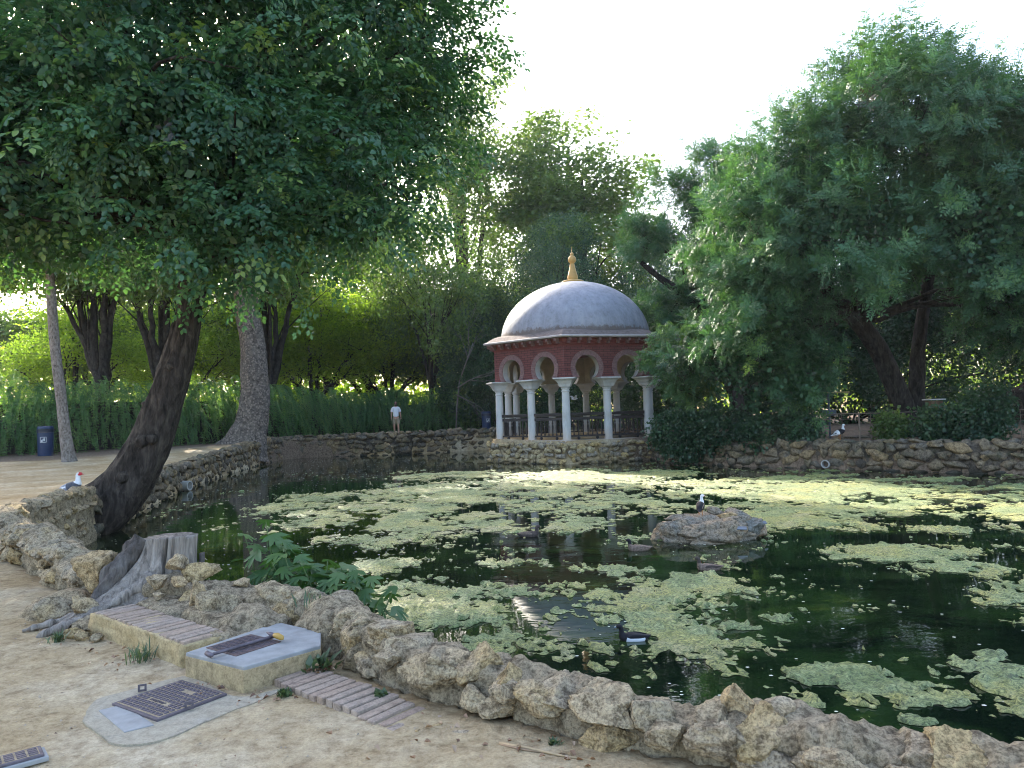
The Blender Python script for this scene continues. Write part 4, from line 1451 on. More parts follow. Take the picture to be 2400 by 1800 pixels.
def spray_pinnate(seed, nleaf=8, pairs=5, rl=0.34, ll=0.115, lw=0.046):
    """shoot with a rosette of pinnate leaves"""
    r = np.random.default_rng(seed)
    S = Spray()
    lv, lf = leaf4(ll, lw)
    for k in range(nleaf):
        a = k * 2.4 + r.uniform(-.3, .3)
        h = 0.5 * k / nleaf
        base = np.array([h, 0, 0])
        rd = np.array([0.55 + 0.35 * k / nleaf, math.cos(a), math.sin(a)])
        rd /= np.linalg.norm(rd)
        upv = np.cross(rd, np.cross([1.0, 0, 0], rd))
        for i in range(pairs + 1):
            f = (i + 0.7) / (pairs + 0.7)
            q = base + rd * rl * f + np.array([-0.1 * rl * f * f, 0, 0])
            lat = np.cross(upv, rd)
            lat /= np.linalg.norm(lat) + 1e-9
            for sg in ((1, -1) if i < pairs else (0,)):
                d = rd * 0.45 + lat * sg * 0.95 + r.normal(size=3) * 0.1 if sg else rd
                S.leaf(lv * r.uniform(0.8, 1.1), lf, q, d, upv + r.normal(size=3) * 0.15, r.uniform(-.08, .08))
        S.stem(base, base + rd * rl * 0.95, 0.003)
    S.stem([0, 0, 0], [0.5, 0, 0], 0.006)
    return S.done()


def spray_shoot(seed, L=0.95, n=13, pairs=5, rl=0.22, ll=0.075, lw=0.034):
    """upright leader with feather leaves all the way up"""
    r = np.random.default_rng(seed)
    S = Spray()
    lv, lf = leaf4(ll, lw)
    S.stem([0, 0, 0], [L, 0, 0], 0.008)
    for k in range(n):
        f = (k + 1) / n
        a = k * 2.4 + r.uniform(-.3, .3)
        base = np.array([L * f, 0, 0])
        rd = np.array([0.35, math.cos(a), math.sin(a)])
        rd /= np.linalg.norm(rd)
        q = rl * (1.15 - 0.6 * f)
        upv = np.array([1.0, 0, 0])
        lat = np.cross(upv, rd)
        for i in range(pairs):
            p = base + rd * q * (i + 0.8) / pairs
            for sg in (1, -1):
                S.leaf(lv * r.uniform(0.8, 1.1) * (1.1 - 0.3 * f), lf, p, rd * 0.4 + lat * sg, upv + r.normal(size=3) * 0.2, r.uniform(-.08, .08))
    return S.done()


def spray_far(seed, n=14, R=0.55, L=0.2, W=0.13):
    """loose clump of leaves for trees seen from far off"""
    r = np.random.default_rng(seed)
    S = Spray()
    lv, lf = leaf4(L, W)
    for k in range(n):
        p = rand_unit(r) * R * r.random() ** 0.5 * np.array([1.2, 1, 0.7])
        S.leaf(lv * r.uniform(0.6, 1.2), lf, p, rand_unit(r) + np.array([0.5, 0, -0.3]), np.array([0, 0, 1.0]) + r.normal(size=3) * 0.6, r.uniform(-.15, .15))
    return S.done()


def spray_weep(seed, L=1.1, n=24, ll=0.085, lw=0.032):
    """hanging strand with paired leaflets; x = outwards, falls in -z"""
    r = np.random.default_rng(seed)
    S = Spray()
    lv, lf = leaf4(ll, lw)
    prev = np.zeros(3)
    for i in range(n):
        f = (i + 1) / n
        q = np.array([0.42 * L * math.sin(f * 1.5), 0.03 * math.sin(f * 7 + seed), 0.12 * L * math.sin(f * 2.6) - 0.85 * L * f ** 2.0])
        d = q - prev
        d /= np.linalg.norm(d) + 1e-9
        lat = np.cross([0, 1.0, 0], d)
        for sg in (1, -1):
            S.leaf(lv * r.uniform(0.75, 1.15), lf, q, d * 0.7 + np.array([0, sg, 0]) * 0.75 + np.array([0, 0, -.15]) + r.normal(size=3) * 0.12, lat + np.array([0.4, 0, 0.5]) + r.normal(size=3) * 0.25, r.uniform(-.1, .1) + 0.18 * f)
        prev = q
    return S.done()


SPR_BROAD = [spray_broad(k) for k in range(5)]
SPR_PIN = [spray_pinnate(k) for k in range(5)]
SPR_FAR = [spray_far(k) for k in range(5)]
SPR_FARF = [spray_far(20 + k, 22, 0.5, 0.13, 0.06) for k in range(5)]
SPR_FARS = [spray_far(60 + k, 16, 0.5, 0.14, 0.1) for k in range(5)]
SPR_WEEP = [spray_weep(k, 1.1, 19, 0.1, 0.038) for k in range(5)]
SPR_IVY = [spray_far(40 + k, 16, 0.22, 0.1, 0.085) for k in range(4)]


def scatter(acc, templates, pos, X, up, scale, tint, r):
    """place one random template at each pos, x axis along X"""
    n = len(pos)
    x = X / (np.linalg.norm(X, axis=1)[:, None] + 1e-9)
    y = np.cross(up, x)
    y /= np.linalg.norm(y, axis=1)[:, None] + 1e-9
    z = np.cross(x, y)
    B = np.stack([x, y, z], 2) * scale[:, None, None]
    which = r.integers(0, len(templates), n)
    for k, (V, F, t) in enumerate(templates):
        i = np.where(which == k)[0]
        if not len(i):
            continue
        W = np.einsum('nij,vj->nvi', B[i], V) + pos[i][:, None, :]
        FF = (F[None] + (np.arange(len(i)) * len(V))[:, None, None]).reshape(-1, F.shape[1])
        T = (t[None, :] + tint[i][:, None])
        acc.add(W.reshape(-1, 3), FF, T.reshape(-1))


def lobe_points(lobes, n, r, shell=0.6, gap=None, seed=0, clump=None):
    L = np.array([l[:6] for l in lobes], float)
    w = np.array([l[6] if len(l) > 6 else (l[3] * l[4] * l[5]) ** 0.72 for l in lobes])
    which = r.choice(len(L), n * 3, p=w / w.sum())
    d = r.normal(size=(n * 3, 3))
    d /= np.linalg.norm(d, axis=1)[:, None]
    q = r.random(n * 3) ** 0.33
    q = shell + (1 - shell) * q if shell else q
    q = q * (1 + 0.16 * r.normal(size=n * 3) * (r.random(n * 3) < 0.35))
    P = L[which, :3] + d * L[which, 3:6] * q[:, None]
    if clump:
        nc, rc = clump
        cc, cd = P[:nc], d[:nc]
        w_ = r.integers(0, nc, len(P))
        e = r.normal(size=(len(P), 3))
        e /= np.linalg.norm(e, axis=1)[:, None]
        e *= (r.random(len(P)) ** 0.4 * rc)[:, None] * np.array([1.15, 1.15, 0.75])
        P = cc[w_] + e
        d = cd[w_] * 0.6 + e / rc * 0.8
    if gap:
        f = fbm(P * gap[0], 3, seed + 60)
        k = f > gap[1] + 0.15 * r.normal(size=len(f))
        P, d = P[k], d[k]
    return P[:n], d[:n]


def foliage(name, lobes, n, templates, mat, seed, parent=None, size=(0.8, 1.2), shell=0.6, gap=(0.7, -0.35), grow=(0.7, 0.1, 0.5), tint=(0.5, 0.14), loc=None, uptop=0.0, clump=None):
    r = np.random.default_rng(seed)
    P, d = lobe_points(lobes, n, r, shell, gap, seed, clump)
    m_ = len(P)
    up = np.tile([0, 0, 1.0], (m_, 1))
    X = d * grow[0] + up * (grow[1] + uptop * np.clip(d[:, 2:3], 0, 1)) + r.normal(size=(m_, 3)) * grow[2]
    upv = up + r.normal(size=(m_, 3)) * 0.35
    big = fbm(P * 0.55, 2, seed + 5)
    tt = tint[0] + tint[1] * r.normal(size=m_) * 0.7 + tint[1] * big
    acc = Acc()
    scatter(acc, templates, P, X, upv, r.uniform(size[0], size[1], m_), np.clip(tt, 0, 1), r)
    return link(name, acc.mesh(name, mat), parent, loc=loc), P


G_ELM = [(0.0, (0.03, 0.028, 0.022)), (0.12, (0.03, 0.082, 0.048)), (0.45, (0.055, 0.135, 0.075)), (0.75, (0.09, 0.185, 0.078)), (1.0, (0.22, 0.31, 0.09))]
G_PIN = [(0.0, (0.035, 0.032, 0.025)), (0.12, (0.036, 0.092, 0.055)), (0.45, (0.065, 0.15, 0.08)), (0.78, (0.105, 0.205, 0.085)), (1.0, (0.19, 0.28, 0.085))]
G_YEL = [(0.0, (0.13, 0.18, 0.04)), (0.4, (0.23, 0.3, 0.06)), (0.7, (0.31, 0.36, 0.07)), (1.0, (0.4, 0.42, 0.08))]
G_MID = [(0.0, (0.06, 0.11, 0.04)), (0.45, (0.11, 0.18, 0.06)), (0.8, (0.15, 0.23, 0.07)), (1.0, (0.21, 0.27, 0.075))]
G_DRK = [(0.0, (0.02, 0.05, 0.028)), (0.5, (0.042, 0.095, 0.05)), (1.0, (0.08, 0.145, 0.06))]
M_LEAF_ELM = leaf_mat('elm_leaf', G_ELM, 0.38, rough=0.36)
M_LEAF_PIN = leaf_mat('pinnate_leaf', G_PIN, 0.36, rough=0.5, spec=0.35)
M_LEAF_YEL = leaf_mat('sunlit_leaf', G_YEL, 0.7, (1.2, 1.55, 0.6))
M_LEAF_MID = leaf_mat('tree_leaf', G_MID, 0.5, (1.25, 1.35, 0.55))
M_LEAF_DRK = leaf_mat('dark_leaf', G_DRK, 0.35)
M_LEAF_HEDGE = leaf_mat('hedge_leaf', [(0.0, (0.035, 0.095, 0.036)), (0.5, (0.08, 0.18, 0.06)), (0.85, (0.14, 0.24, 0.075)), (1.0, (0.19, 0.28, 0.08))], 0.42)
M_LEAF_FIG = leaf_mat('fig_leaf', [(0.0, (0.04, 0.095, 0.03)), (0.5, (0.065, 0.14, 0.045)), (1.0, (0.13, 0.22, 0.06))], 0.35, rough=0.5)
M_BARK_TREE = bark_mat('furrowed_bark', (0.04, 0.032, 0.027), (0.105, 0.085, 0.07), (7, 7, 1.8), 0.05)
M_BARK_PLANE = bark_mat('plane_bark', (0.12, 0.1, 0.085), (0.24, 0.2, 0.17), (4, 4, 4), 0.04, spots=(0.3, 0.24, 0.2))
M_BARK_YOUNG = bark_mat('young_bark', (0.2, 0.17, 0.15), (0.36, 0.32, 0.29), (10, 10, 6), 0.01)
M_BARK_BLACK = bark_mat('shaded_bark', (0.035, 0.03, 0.026), (0.08, 0.07, 0.06), (6, 6, 2), 0.04)
M_TWIG_GREY = simple('bare_twig', (0.17, 0.155, 0.14), 0.9, 0, 0.2, 10)


def trunk_mesh(name, pts, rads, mat, n=32, ring=48, amp=0.06, seed=1, ridge=1.0, flare=None):
    P, q = catmull(pts, ring)
    R = np.interp(np.linspace(0, 1, ring), np.linspace(0, 1, len(rads)), rads)
    Pf, T, U, W = frames(P)
    a = np.linspace(0, 2 * np.pi, n, endpoint=False)
    A, Q = np.meshgrid(a, q)
    rr_ = R[:, None] * (1 + amp * 1.2 * fbm(np.stack([np.cos(A).ravel() * 1.2, np.sin(A).ravel() * 1.2, Q.ravel() * 0.8], 1), 3, seed).reshape(A.shape)
                        + ridge * amp * np.abs(fbm(np.stack([np.cos(A).ravel() * 5, np.sin(A).ravel() * 5, Q.ravel() * 1.3], 1), 3, seed + 4)).reshape(A.shape))
    if flare:
        fz, fl, k = flare
        rr_ *= 1 + fl * np.exp(-Q / fz) * (0.7 + 0.5 * np.cos(A * k + seed))
    V = Pf[:, None, :] + U[:, None, :] * (np.cos(A) * rr_)[..., None] + W[:, None, :] * (np.sin(A) * rr_)[..., None]
    jj, ii = np.meshgrid(np.arange(ring - 1), np.arange(n), indexing='ij')
    F = np.stack([jj * n + ii, jj * n + (ii + 1) % n, (jj + 1) * n + (ii + 1) % n, (jj + 1) * n + ii], -1).reshape(-1, 4)
    return mesh_np(name, V.reshape(-1, 3), F, smooth=True, mats=[mat])


def branches(name, start, lobes, P, mat, parent, r0, seed, twigs=10, loc=None):
    r = np.random.default_rng(seed)
    acc = Acc()
    start = np.asarray(start, float)
    L = np.array([l[:6] for l in lobes], float)
    for l in L:
        c = l[:3]
        mid1 = start + (c - start) * 0.45 + np.array([0, 0, 0.12 * np.linalg.norm(c - start)]) + r.normal(size=3) * 0.25
        path, _ = catmull([start, mid1, c], 12)
        path[1:-1] += r.normal(size=(10, 3)) * 0.05
        V, F = tube_np(path, np.linspace(r0, r0 * 0.25, 12), 8)
        acc.add(V, F)
        dist = np.linalg.norm((P - c) / l[3:6], axis=1)
        near_ = np.where(dist < 1.25)[0]
        if len(near_):
            for i in r.choice(near_, min(twigs, len(near_)), replace=False):
                k = r.integers(4, 12)
                p0 = path[k]
                p1 = P[i]
                pm = (p0 + p1) / 2 + r.normal(size=3) * 0.15 + np.array([0, 0, 0.1])
                pp, _ = catmull([p0, pm, p1], 7)
                V, F = tube_np(pp, np.linspace(r0 * 0.22, 0.008, 7), 5)
                acc.add(V, F)
    return link(name, acc.mesh(name, mat, True), parent, loc=loc)


# --- the big leaning tree on the left
elm = thing('leaning_tree', 'big leaning tree with dark furrowed trunk overhanging the pond on the left', 'tree')
tp = [(-8.2, 13.4, -0.75), (-7.75, 13.45, -0.45), (-7.2, 13.5, 0.0), (-6.82, 13.5, 0.52), (-6.56, 13.5, 1.08), (-6.33, 13.5, 1.72), (-6.12, 13.5, 2.36), (-5.9, 13.5, 3.2), (-5.82, 13.5, 3.9), (-5.8, 13.5, 4.6), (-5.75, 13.5, 5.4)]
link('trunk', trunk_mesh('trunk', tp, [0.5, 0.47, 0.43, 0.36, 0.3, 0.265, 0.25, 0.24, 0.225, 0.22, 0.2, 0.14], M_BARK_TREE, 72, 150, 0.13, 5, 0.9), elm)
link('limb', trunk_mesh('limb', [(-5.85, 13.5, 3.7), (-5.6, 13.4, 4.3), (-5.2, 13.2, 4.6), (-4.6, 13.0, 5.0)], [0.22, 0.2, 0.17, 0.1], M_BARK_TREE, 28, 40, 0.1, 6, 0.8), elm)
V, F = ICO[3]
for k, (kx, ky, kz, ks) in enumerate([(-6.62, 13.2, 0.98, 0.12), (-6.44, 13.18, 1.02, 0.1), (-6.15, 13.25, 2.3, 0.08), (-6.62, 13.4, 1.6, 0.1), (-6.95, 13.15, 0.35, 0.11)]):
    kv = V * ks * (1 + 0.2 * fbm(V * 2 + k, 2))[:, None]
    link('burl', mesh_np('burl', kv, F, smooth=True, mats=[M_BARK_TREE]), elm, loc=(kx, ky, kz))
ELM_LOBES = [(-7.6, 12.9, 6.1, 2.3, 2.3, 1.6), (-4.6, 12.5, 5.7, 2.2, 2.2, 1.5), (-2.7, 13.4, 5.9, 1.5, 1.8, 1.4), (-9.9, 12.6, 6.8, 2.2, 2.3, 1.9),
             (-6.2, 11.8, 7.9, 2.6, 2.2, 1.9), (-3.2, 13.0, 8.1, 2.1, 2.4, 1.7), (-1.5, 13.8, 8.2, 1.0, 1.3, 0.7), (-5.6, 13.2, 10.4, 3.2, 3.0, 2.0),
             (-9.6, 13.4, 9.8, 2.8, 2.8, 2.0), (-2.6, 13.8, 10.4, 1.9, 2.2, 1.6), (-6.0, 13.8, 12.6, 3.0, 3.0, 1.6), (-8.4, 10.9, 5.5, 1.3, 1.2, 0.9),
             (-5.4, 10.9, 6.4, 1.5, 1.2, 1.0), (-2.2, 14.6, 6.9, 1.2, 1.2, 1.0), (-6.9, 12.0, 4.75, 1.7, 1.5, 0.7), (-4.3, 12.0, 4.45, 1.5, 1.4, 0.7), (-9.3, 12.0, 5.0, 1.6, 1.5, 0.7), (-2.7, 12.8, 5.0, 1.2, 1.3, 0.7), (-12.2, 13.5, 8.5, 2.2, 2.4, 2.4)]
o, P = foliage('crown', ELM_LOBES, 6300, SPR_BROAD, M_LEAF_ELM, 3, elm, (0.85, 1.25), 0.5, None, (0.85, -0.1, 0.4), (0.46, 0.18), clump=(490, 0.72))
r = np.random.default_rng(17)
P3, d3 = lobe_points(ELM_LOBES, 900, r, 1.0, None, 5)
k = (d3[:, 1] < -0.2)
P3, d3 = P3[k][:110], d3[k][:110]
acc = Acc()
scatter(acc, SPR_BROAD, P3, d3 * 0.8 + np.array([0, -0.2, -0.25]) + r.normal(size=d3.shape) * 0.4, np.tile([0, 0, 1.0], (len(P3), 1)) + r.normal(size=d3.shape) * 0.3, r.uniform(0.9, 1.4, len(P3)), r.uniform(0.78, 1.0, len(P3)), r)
link('young_sprays', acc.mesh('young_sprays', M_LEAF_ELM), elm)
foliage('inner_foliage', [l[:3] + tuple(0.85 * q for q in l[3:6]) for l in ELM_LOBES], 2900, SPR_FARS, M_LEAF_ELM, 6, elm, (0.8, 1.2), 0.0, None, (0.5, 0, 0.7), (0.4, 0.15))
branches('branches', (-5.76, 13.5, 4.5), ELM_LOBES, P, M_BARK_TREE, elm, 0.17, 4, 12)

# --- the plane tree behind it
pl_t = thing('plane_tree', 'stout upright tree with scaly mottled trunk behind the leaning tree', 'tree')
tp = [(-12.25, 33.5, -0.1), (-12.05, 33.5, 0.5), (-11.75, 33.5, 1.6), (-11.65, 33.5, 3.2), (-11.75, 33.5, 5.0), (-12.0, 33.5, 6.6), (-12.1, 33.5, 8.5), (-12.0, 33.5, 10)]
link('trunk', trunk_mesh('trunk', tp, [0.82, 0.66, 0.6, 0.57, 0.54, 0.5, 0.46, 0.4, 0.36], M_BARK_PLANE, 48, 90, 0.07, 9, 1.0, (0.7, 0.5, 3)), pl_t)
PL_LOBES = [(-12, 33.5, 11, 4.5, 4, 3), (-8.4, 33, 12.5, 3.2, 3, 3), (-15, 34, 12, 3.5, 3.5, 3), (-11, 34, 16, 4, 4, 3), (-7.2, 34, 9.8, 2.2, 2.4, 1.8), (-16, 33, 8.5, 2.6, 2.6, 1.6), (-6.6, 33.5, 14, 2.4, 3, 3), (-9, 34, 18, 3.4, 3.5, 2.4)]  # crown made extra wide and dense so that it shades the pond
o, P = foliage('crown', PL_LOBES, 4200, SPR_FAR, M_LEAF_MID, 13, pl_t, (0.9, 1.3), 0.35, (0.45, -0.35), (0.5, 0, 0.7), (0.45, 0.2))
branches('branches', (-12.0, 33.5, 8), PL_LOBES, P, M_BARK_PLANE, pl_t, 0.28, 14, 8)

# --- slim young tree beside the bin
yt = thing('young_tree', 'slim straight pale young tree beside the blue bin on the path', 'tree')
link('trunk', trunk_mesh('trunk', [(-15.1, 25.2, 0.0), (-15.22, 25.2, 0.8), (-15.4, 25.2, 2.4), (-15.62, 25.2, 4.5), (-15.75, 25.2, 6.8), (-15.8, 25.2, 8.5)], [0.2, 0.17, 0.165, 0.16, 0.15, 0.12, 0.08], M_BARK_YOUNG, 24, 60, 0.05, 19, 0.6, (0.25, 0.55, 2)), yt)
Y_LOBES = [(-15.8, 25.2, 8.6, 2.2, 2.2, 1.6), (-17.5, 25.4, 7.8, 1.7, 1.7, 1.2), (-14.3, 25.4, 8.2, 1.6, 1.6, 1.2)]
o, P = foliage('crown', Y_LOBES, 520, SPR_BROAD, M_LEAF_MID, 23, yt, (1.3, 1.9), 0.3, None, (0.7, 0, 0.5), (0.45, 0.2))
branches('branches', (-15.75, 25.2, 6.8), Y_LOBES, P, M_BARK_YOUNG, yt, 0.07, 24, 6)

# --- the big pinnate-leaved tree on the right
rt = thing('carob_tree', 'large feathery leaved tree with forked dark trunk filling the right side', 'tree')
tr = MB()
link('trunk', trunk_mesh('trunk', [(13.3, 24.5, -0.1), (13.0, 24.5, 0.5), (12.75, 24.5, 1.6), (12.3, 24.5, 2.8), (11.5, 24.3, 3.9), (10.4, 24.0, 5.0), (9.4, 23.6, 6.4)], [0.44, 0.34, 0.31, 0.29, 0.27, 0.24, 0.2, 0.14], M_BARK_BLACK, 40, 80, 0.1, 29, 1.0), rt)
link('limb', trunk_mesh('limb', [(13.5, 24.6, 0.0), (13.45, 24.6, 1.4), (13.6, 24.6, 3.2), (13.9, 24.3, 5.4), (14.0, 23.6, 8.0)], [0.28, 0.23, 0.2, 0.18, 0.15, 0.1], M_BARK_BLACK, 28, 50, 0.1, 33, 1.0), rt)
RT_LOBES = [(11.9, 22.5, 9.4, 2.6, 2.6, 2.2), (12.0, 22.8, 11.4, 1.3, 1.5, 1.0), (9.1, 22.5, 8.0, 1.9, 2.1, 1.9), (14.6, 22, 7.9, 2.2, 2.3, 2.4), (14.6, 23, 9.6, 1.0, 1.3, 1.0),
            (7.7, 23, 6.4, 1.5, 1.8, 1.8), (9.7, 21, 5.9, 2.0, 1.8, 1.7), (13.2, 20.5, 5.8, 2.2, 1.7, 1.8), (16.2, 20.5, 5.2, 1.9, 1.9, 2.5),
            (7.6, 22.8, 4.0, 1.7, 1.5, 1.3), (16.2, 19.2, 2.6, 1.3, 1.2, 1.2), (14.3, 20.6, 3.6, 1.0, 1.0, 0.9), (7.3, 23.6, 2.4, 1.2, 1.0, 1.2), (9.0, 22.8, 2.2, 1.1, 0.9, 1.0), (15.6, 19.8, 3.4, 1.4, 1.1, 1.5), (6.5, 25.0, 3.0, 0.7, 0.7, 0.9)]
foliage('inner_foliage', [l[:3] + tuple(0.72 * q for q in l[3:6]) for l in RT_LOBES], 1900, SPR_FARS, M_LEAF_PIN, 46, rt, (1.0, 1.5), 0.0, None, (0.5, 0, 0.7), (0.3, 0.15))
o, P = foliage('crown', RT_LOBES, 3900, SPR_PIN, M_LEAF_PIN, 43, rt, (0.8, 1.2), 0.8, None, (0.7, 0.35, 0.3), (0.47, 0.2), uptop=0.8, clump=(300, 0.72))
branches('branches', (11.4, 24.2, 4.0), RT_LOBES, P, M_BARK_BLACK, rt, 0.085, 44, 9)

r = np.random.default_rng(91)
SPR_SHOOT = [spray_shoot(k) for k in range(4)]
P2, d2 = lobe_points([l for l in RT_LOBES if l[2] > 4.5], 2600, r, 0.97, None, 3)
k = (d2[:, 2] > 0.25) & (d2[:, 1] < 0.5)
P2 = P2[k][:520]
acc = Acc()
scatter(acc, SPR_SHOOT, P2 - np.array([0, 0, 0.15]), np.tile([0, 0, 1.0], (len(P2), 1)) + r.normal(size=(len(P2), 3)) * 0.2, np.tile([0.3, -1.0, 0.2], (len(P2), 1)) + r.normal(size=(len(P2), 3)) * 0.5,
        r.uniform(0.9, 1.7, len(P2)), np.clip(0.6 + 0.16 * r.normal(size=len(P2)), 0, 1), r)
link('young_shoots', acc.mesh('young_shoots', M_LEAF_PIN), rt)

# small tree leaning over the pavilion's right side
sm = thing('small_tree', 'light green small tree reaching across the right columns of the pavilion', 'tree')
link('trunk', trunk_mesh('trunk', [(6.6, 26.6, 0.1), (6.5, 26.5, 1.2), (6.2, 26.3, 2.4), (5.8, 26.1, 3.4)], [0.12, 0.1, 0.08, 0.05], M_BARK_BLACK, 16, 24, 0.08, 51), sm)
SM_LOBES = [(5.75, 26.0, 3.3, 0.8, 0.7, 0.8), (5.3, 25.9, 3.05, 0.55, 0.5, 0.4), (6.6, 25.8, 2.9, 0.9, 0.8, 1.0), (4.85, 25.9, 2.75, 0.35, 0.3, 0.22), (6.3, 25.6, 1.8, 0.8, 0.6, 0.8)]
o, P = foliage('crown', SM_LOBES, 330, SPR_PIN, M_LEAF_PIN, 53, sm, (0.6, 0.9), 0.2, None, (0.7, 0.25, 0.4), (0.72, 0.14))
branches('branches', (6.0, 26.2, 2.8), SM_LOBES, P, M_BARK_BLACK, sm, 0.05, 54, 6)

# tree with a bare dark limb right of the dome
lt = thing('limb_tree', 'loose tree with a bare dark crooked limb right of the dome', 'tree')
link('trunk', trunk_mesh('trunk', [(9.6, 31.0, 0.2), (9.2, 31.0, 2.5), (8.6, 31.0, 4.6), (7.4, 31.0, 6.0), (6.4, 31.0, 6.8), (5.6, 31.0, 7.5)], [0.3, 0.27, 0.24, 0.22, 0.17, 0.08], M_BARK_BLACK, 24, 50, 0.12, 61), lt)
link('limb', trunk_mesh('limb', [(8.7, 31.0, 4.4), (8.8, 30.8, 6.0), (8.5, 30.8, 7.4), (8.7, 30.8, 8.6)], [0.2, 0.18, 0.15, 0.08], M_BARK_BLACK, 18, 30, 0.12, 62), lt)
LT_LOBES = [(6.6, 31, 9.4, 1.5, 1.6, 1.5), (5.6, 31, 8.2, 0.9, 1.0, 0.8), (8.4, 31, 10.6, 1.4, 1.6, 1.5), (10.2, 31, 9.5, 2, 2, 2.5), (9.2, 31, 6.6, 2.2, 1.6, 1.2), (6.9, 31.4, 5.4, 1.4, 1.2, 0.8)]
o, P = foliage('crown', LT_LOBES, 900, SPR_PIN, M_LEAF_PIN, 63, lt, (0.9, 1.4), 0.2, (0.9, -0.25), (0.5, 0.4, 0.4), (0.5, 0.16), uptop=0.6)
branches('branches', (8.0, 31, 5.6), LT_LOBES, P, M_BARK_BLACK, lt, 0.09, 64, 8)


# --- trees behind: a few crowns built once, stood up many times
def crown_proto(kind, seed):
    if kind == 'round':
        lob = [(0, 0, 0.62, 0.34, 0.34, 0.26), (-0.24, 0, 0.5, 0.24, 0.24, 0.2), (0.24, 0.05, 0.52, 0.24, 0.26, 0.2), (0, 0.1, 0.82, 0.22, 0.22, 0.16), (-0.14, -0.18, 0.7, 0.2, 0.2, 0.18), (0.16, -0.16, 0.45, 0.22, 0.2, 0.16)]
        return lob, 0.4, (5.0, -0.3)
    if kind == 'tall':
        lob = [(0.01, 0, 0.88, 0.12, 0.12, 0.11), (-0.04, 0, 0.75, 0.16, 0.15, 0.12), (0.06, 0, 0.62, 0.17, 0.16, 0.12), (-0.07, 0, 0.48, 0.18, 0.17, 0.13), (0.08, 0, 0.36, 0.17, 0.17, 0.12), (-0.02, 0, 0.24, 0.2, 0.18, 0.1)]
        return lob, 0.25, (7.0, -0.12)
    if kind == 'high':
        lob = [(0, 0, 0.9, 0.12, 0.12, 0.09), (-0.1, 0, 0.78, 0.16, 0.16, 0.1), (0.11, 0, 0.76, 0.16, 0.16, 0.1), (0, 0.05, 0.66, 0.18, 0.16, 0.09), (-0.12, 0, 0.62, 0.12, 0.12, 0.07)]
        return lob, 0.2, (6.0, -0.35)
    if kind == 'dense':
        lob = [(0, 0, 0.8, 0.2, 0.2, 0.18), (-0.1, 0, 0.6, 0.26, 0.26, 0.22), (0.1, 0, 0.45, 0.3, 0.3, 0.24), (-0.05, 0, 0.25, 0.32, 0.3, 0.22)]
        return lob, 0.6, None
    lob = [(0, 0, 0.62, 0.4, 0.13, 0.14), (-0.3, 0, 0.5, 0.28, 0.1, 0.12), (0.32, 0, 0.56, 0.3, 0.1, 0.13), (0.05, 0, 0.82, 0.28, 0.1, 0.14), (-0.1, 0, 0.4, 0.25, 0.1, 0.08), (0.2, 0, 0.38, 0.2, 0.1, 0.08)]
    return lob, 0.0, (4.5, -0.12)


PROTO = {}


def far_crown(kind, mat, H, n, templates, seed, size):
    key = (kind, mat.name, seed)
    if key not in PROTO:
        lob, shell, gap = crown_proto(kind, seed)
        lob = [tuple(H * q for q in l[:6]) for l in lob]
        g = (gap[0] / H, gap[1]) if gap else None
        o, P = foliage('crown', lob, n, templates, mat, seed, None, size, shell, g, (0.4, 0, 0.8), (0.5, 0.22))
        bo = branches('branches', (0, 0, H * 0.18), lob, P, M_BARK_BLACK, None, 0.012 * H, seed + 1, 7)
        me_, bme = o.data, bo.data
        bpy.data.objects.remove(o)
        bpy.data.objects.remove(bo)
        PROTO[key] = (me_, bme, H)
    return PROTO[key]


def far_tree(name, label, x, y, height, kind, mat, seed, n, templates, size=(0.8, 1.2), wscale=1.0, tr=0.022, lean=(0, 0), rotz=None, group='trees behind the hedge', z0=None, bark=M_BARK_BLACK, base=12.0):
    root = thing(name, label, 'tree', (x, y, gz(x, y) if z0 is None else z0), group=group)
    cm, bmesh_, H = far_crown(kind, mat, base, n, templates, seed, size)
    k = height / H
    rz = random.uniform(0, 6.28) if rotz is None else rotz
    link('crown', cm, root, scale=(k * wscale, k * wscale, k), rot=(0, 0, rz))
    link('branches', bmesh_, root, scale=(k * wscale, k * wscale, k), rot=(0, 0, rz))
    pts = [(lean[0] * -0.3, 0, -0.2), (0, 0, 0.15 * height), (lean[0] * 0.2, lean[1] * 0.2, 0.35 * height), (lean[0] * 0.2, 0, 0.72 * height)]
    link('trunk', trunk_mesh('trunk', pts, [tr * height, tr * height * 0.85, tr * height * 0.7, tr * height * 0.2], bark, 16, 24, 0.1, int(abs(x) * 10) + 3), root)
    return root


far_tree('poplar_tree', 'tall thin loose tree reaching highest left of the dome', -3.2, 56, 29, 'tall', M_LEAF_MID, 71, 3000, SPR_FAR, (0.9, 1.3), 1.15, 0.008, base=24.0, rotz=0.4)
far_tree('background_plane', 'broad see-through tree standing against the sky behind the dome', 4.9, 54, 23.5, 'tall', M_LEAF_MID, 72, 3600, SPR_FAR, (0.9, 1.3), 1.5, 0.008, base=21.0, rotz=2.0)
far_tree('dense_evergreen', 'dense dark green evergreen directly behind the dome finial', 3.4, 46, 13.6, 'dense', M_LEAF_DRK, 73, 2200, SPR_FARF, (1.0, 1.5), 0.85, 0.02, base=13.0, rotz=1.0)
far_tree('dense_evergreen', 'shorter dark evergreen between the dome and the large right tree', 8.6, 44, 10.5, 'dense', M_LEAF_DRK, 73, 2200, SPR_FARF, (1.0, 1.5), 0.9, 0.02, base=13.0, rotz=3.0)
far_tree('dense_evergreen', 'dark evergreen left of the dome behind the bare grey twigs', -2.2, 47.5, 9.6, 'dense', M_LEAF_DRK, 73, 2200, SPR_FARF, (1.0, 1.5), 0.9, 0.02, base=13.0, rotz=5.0)
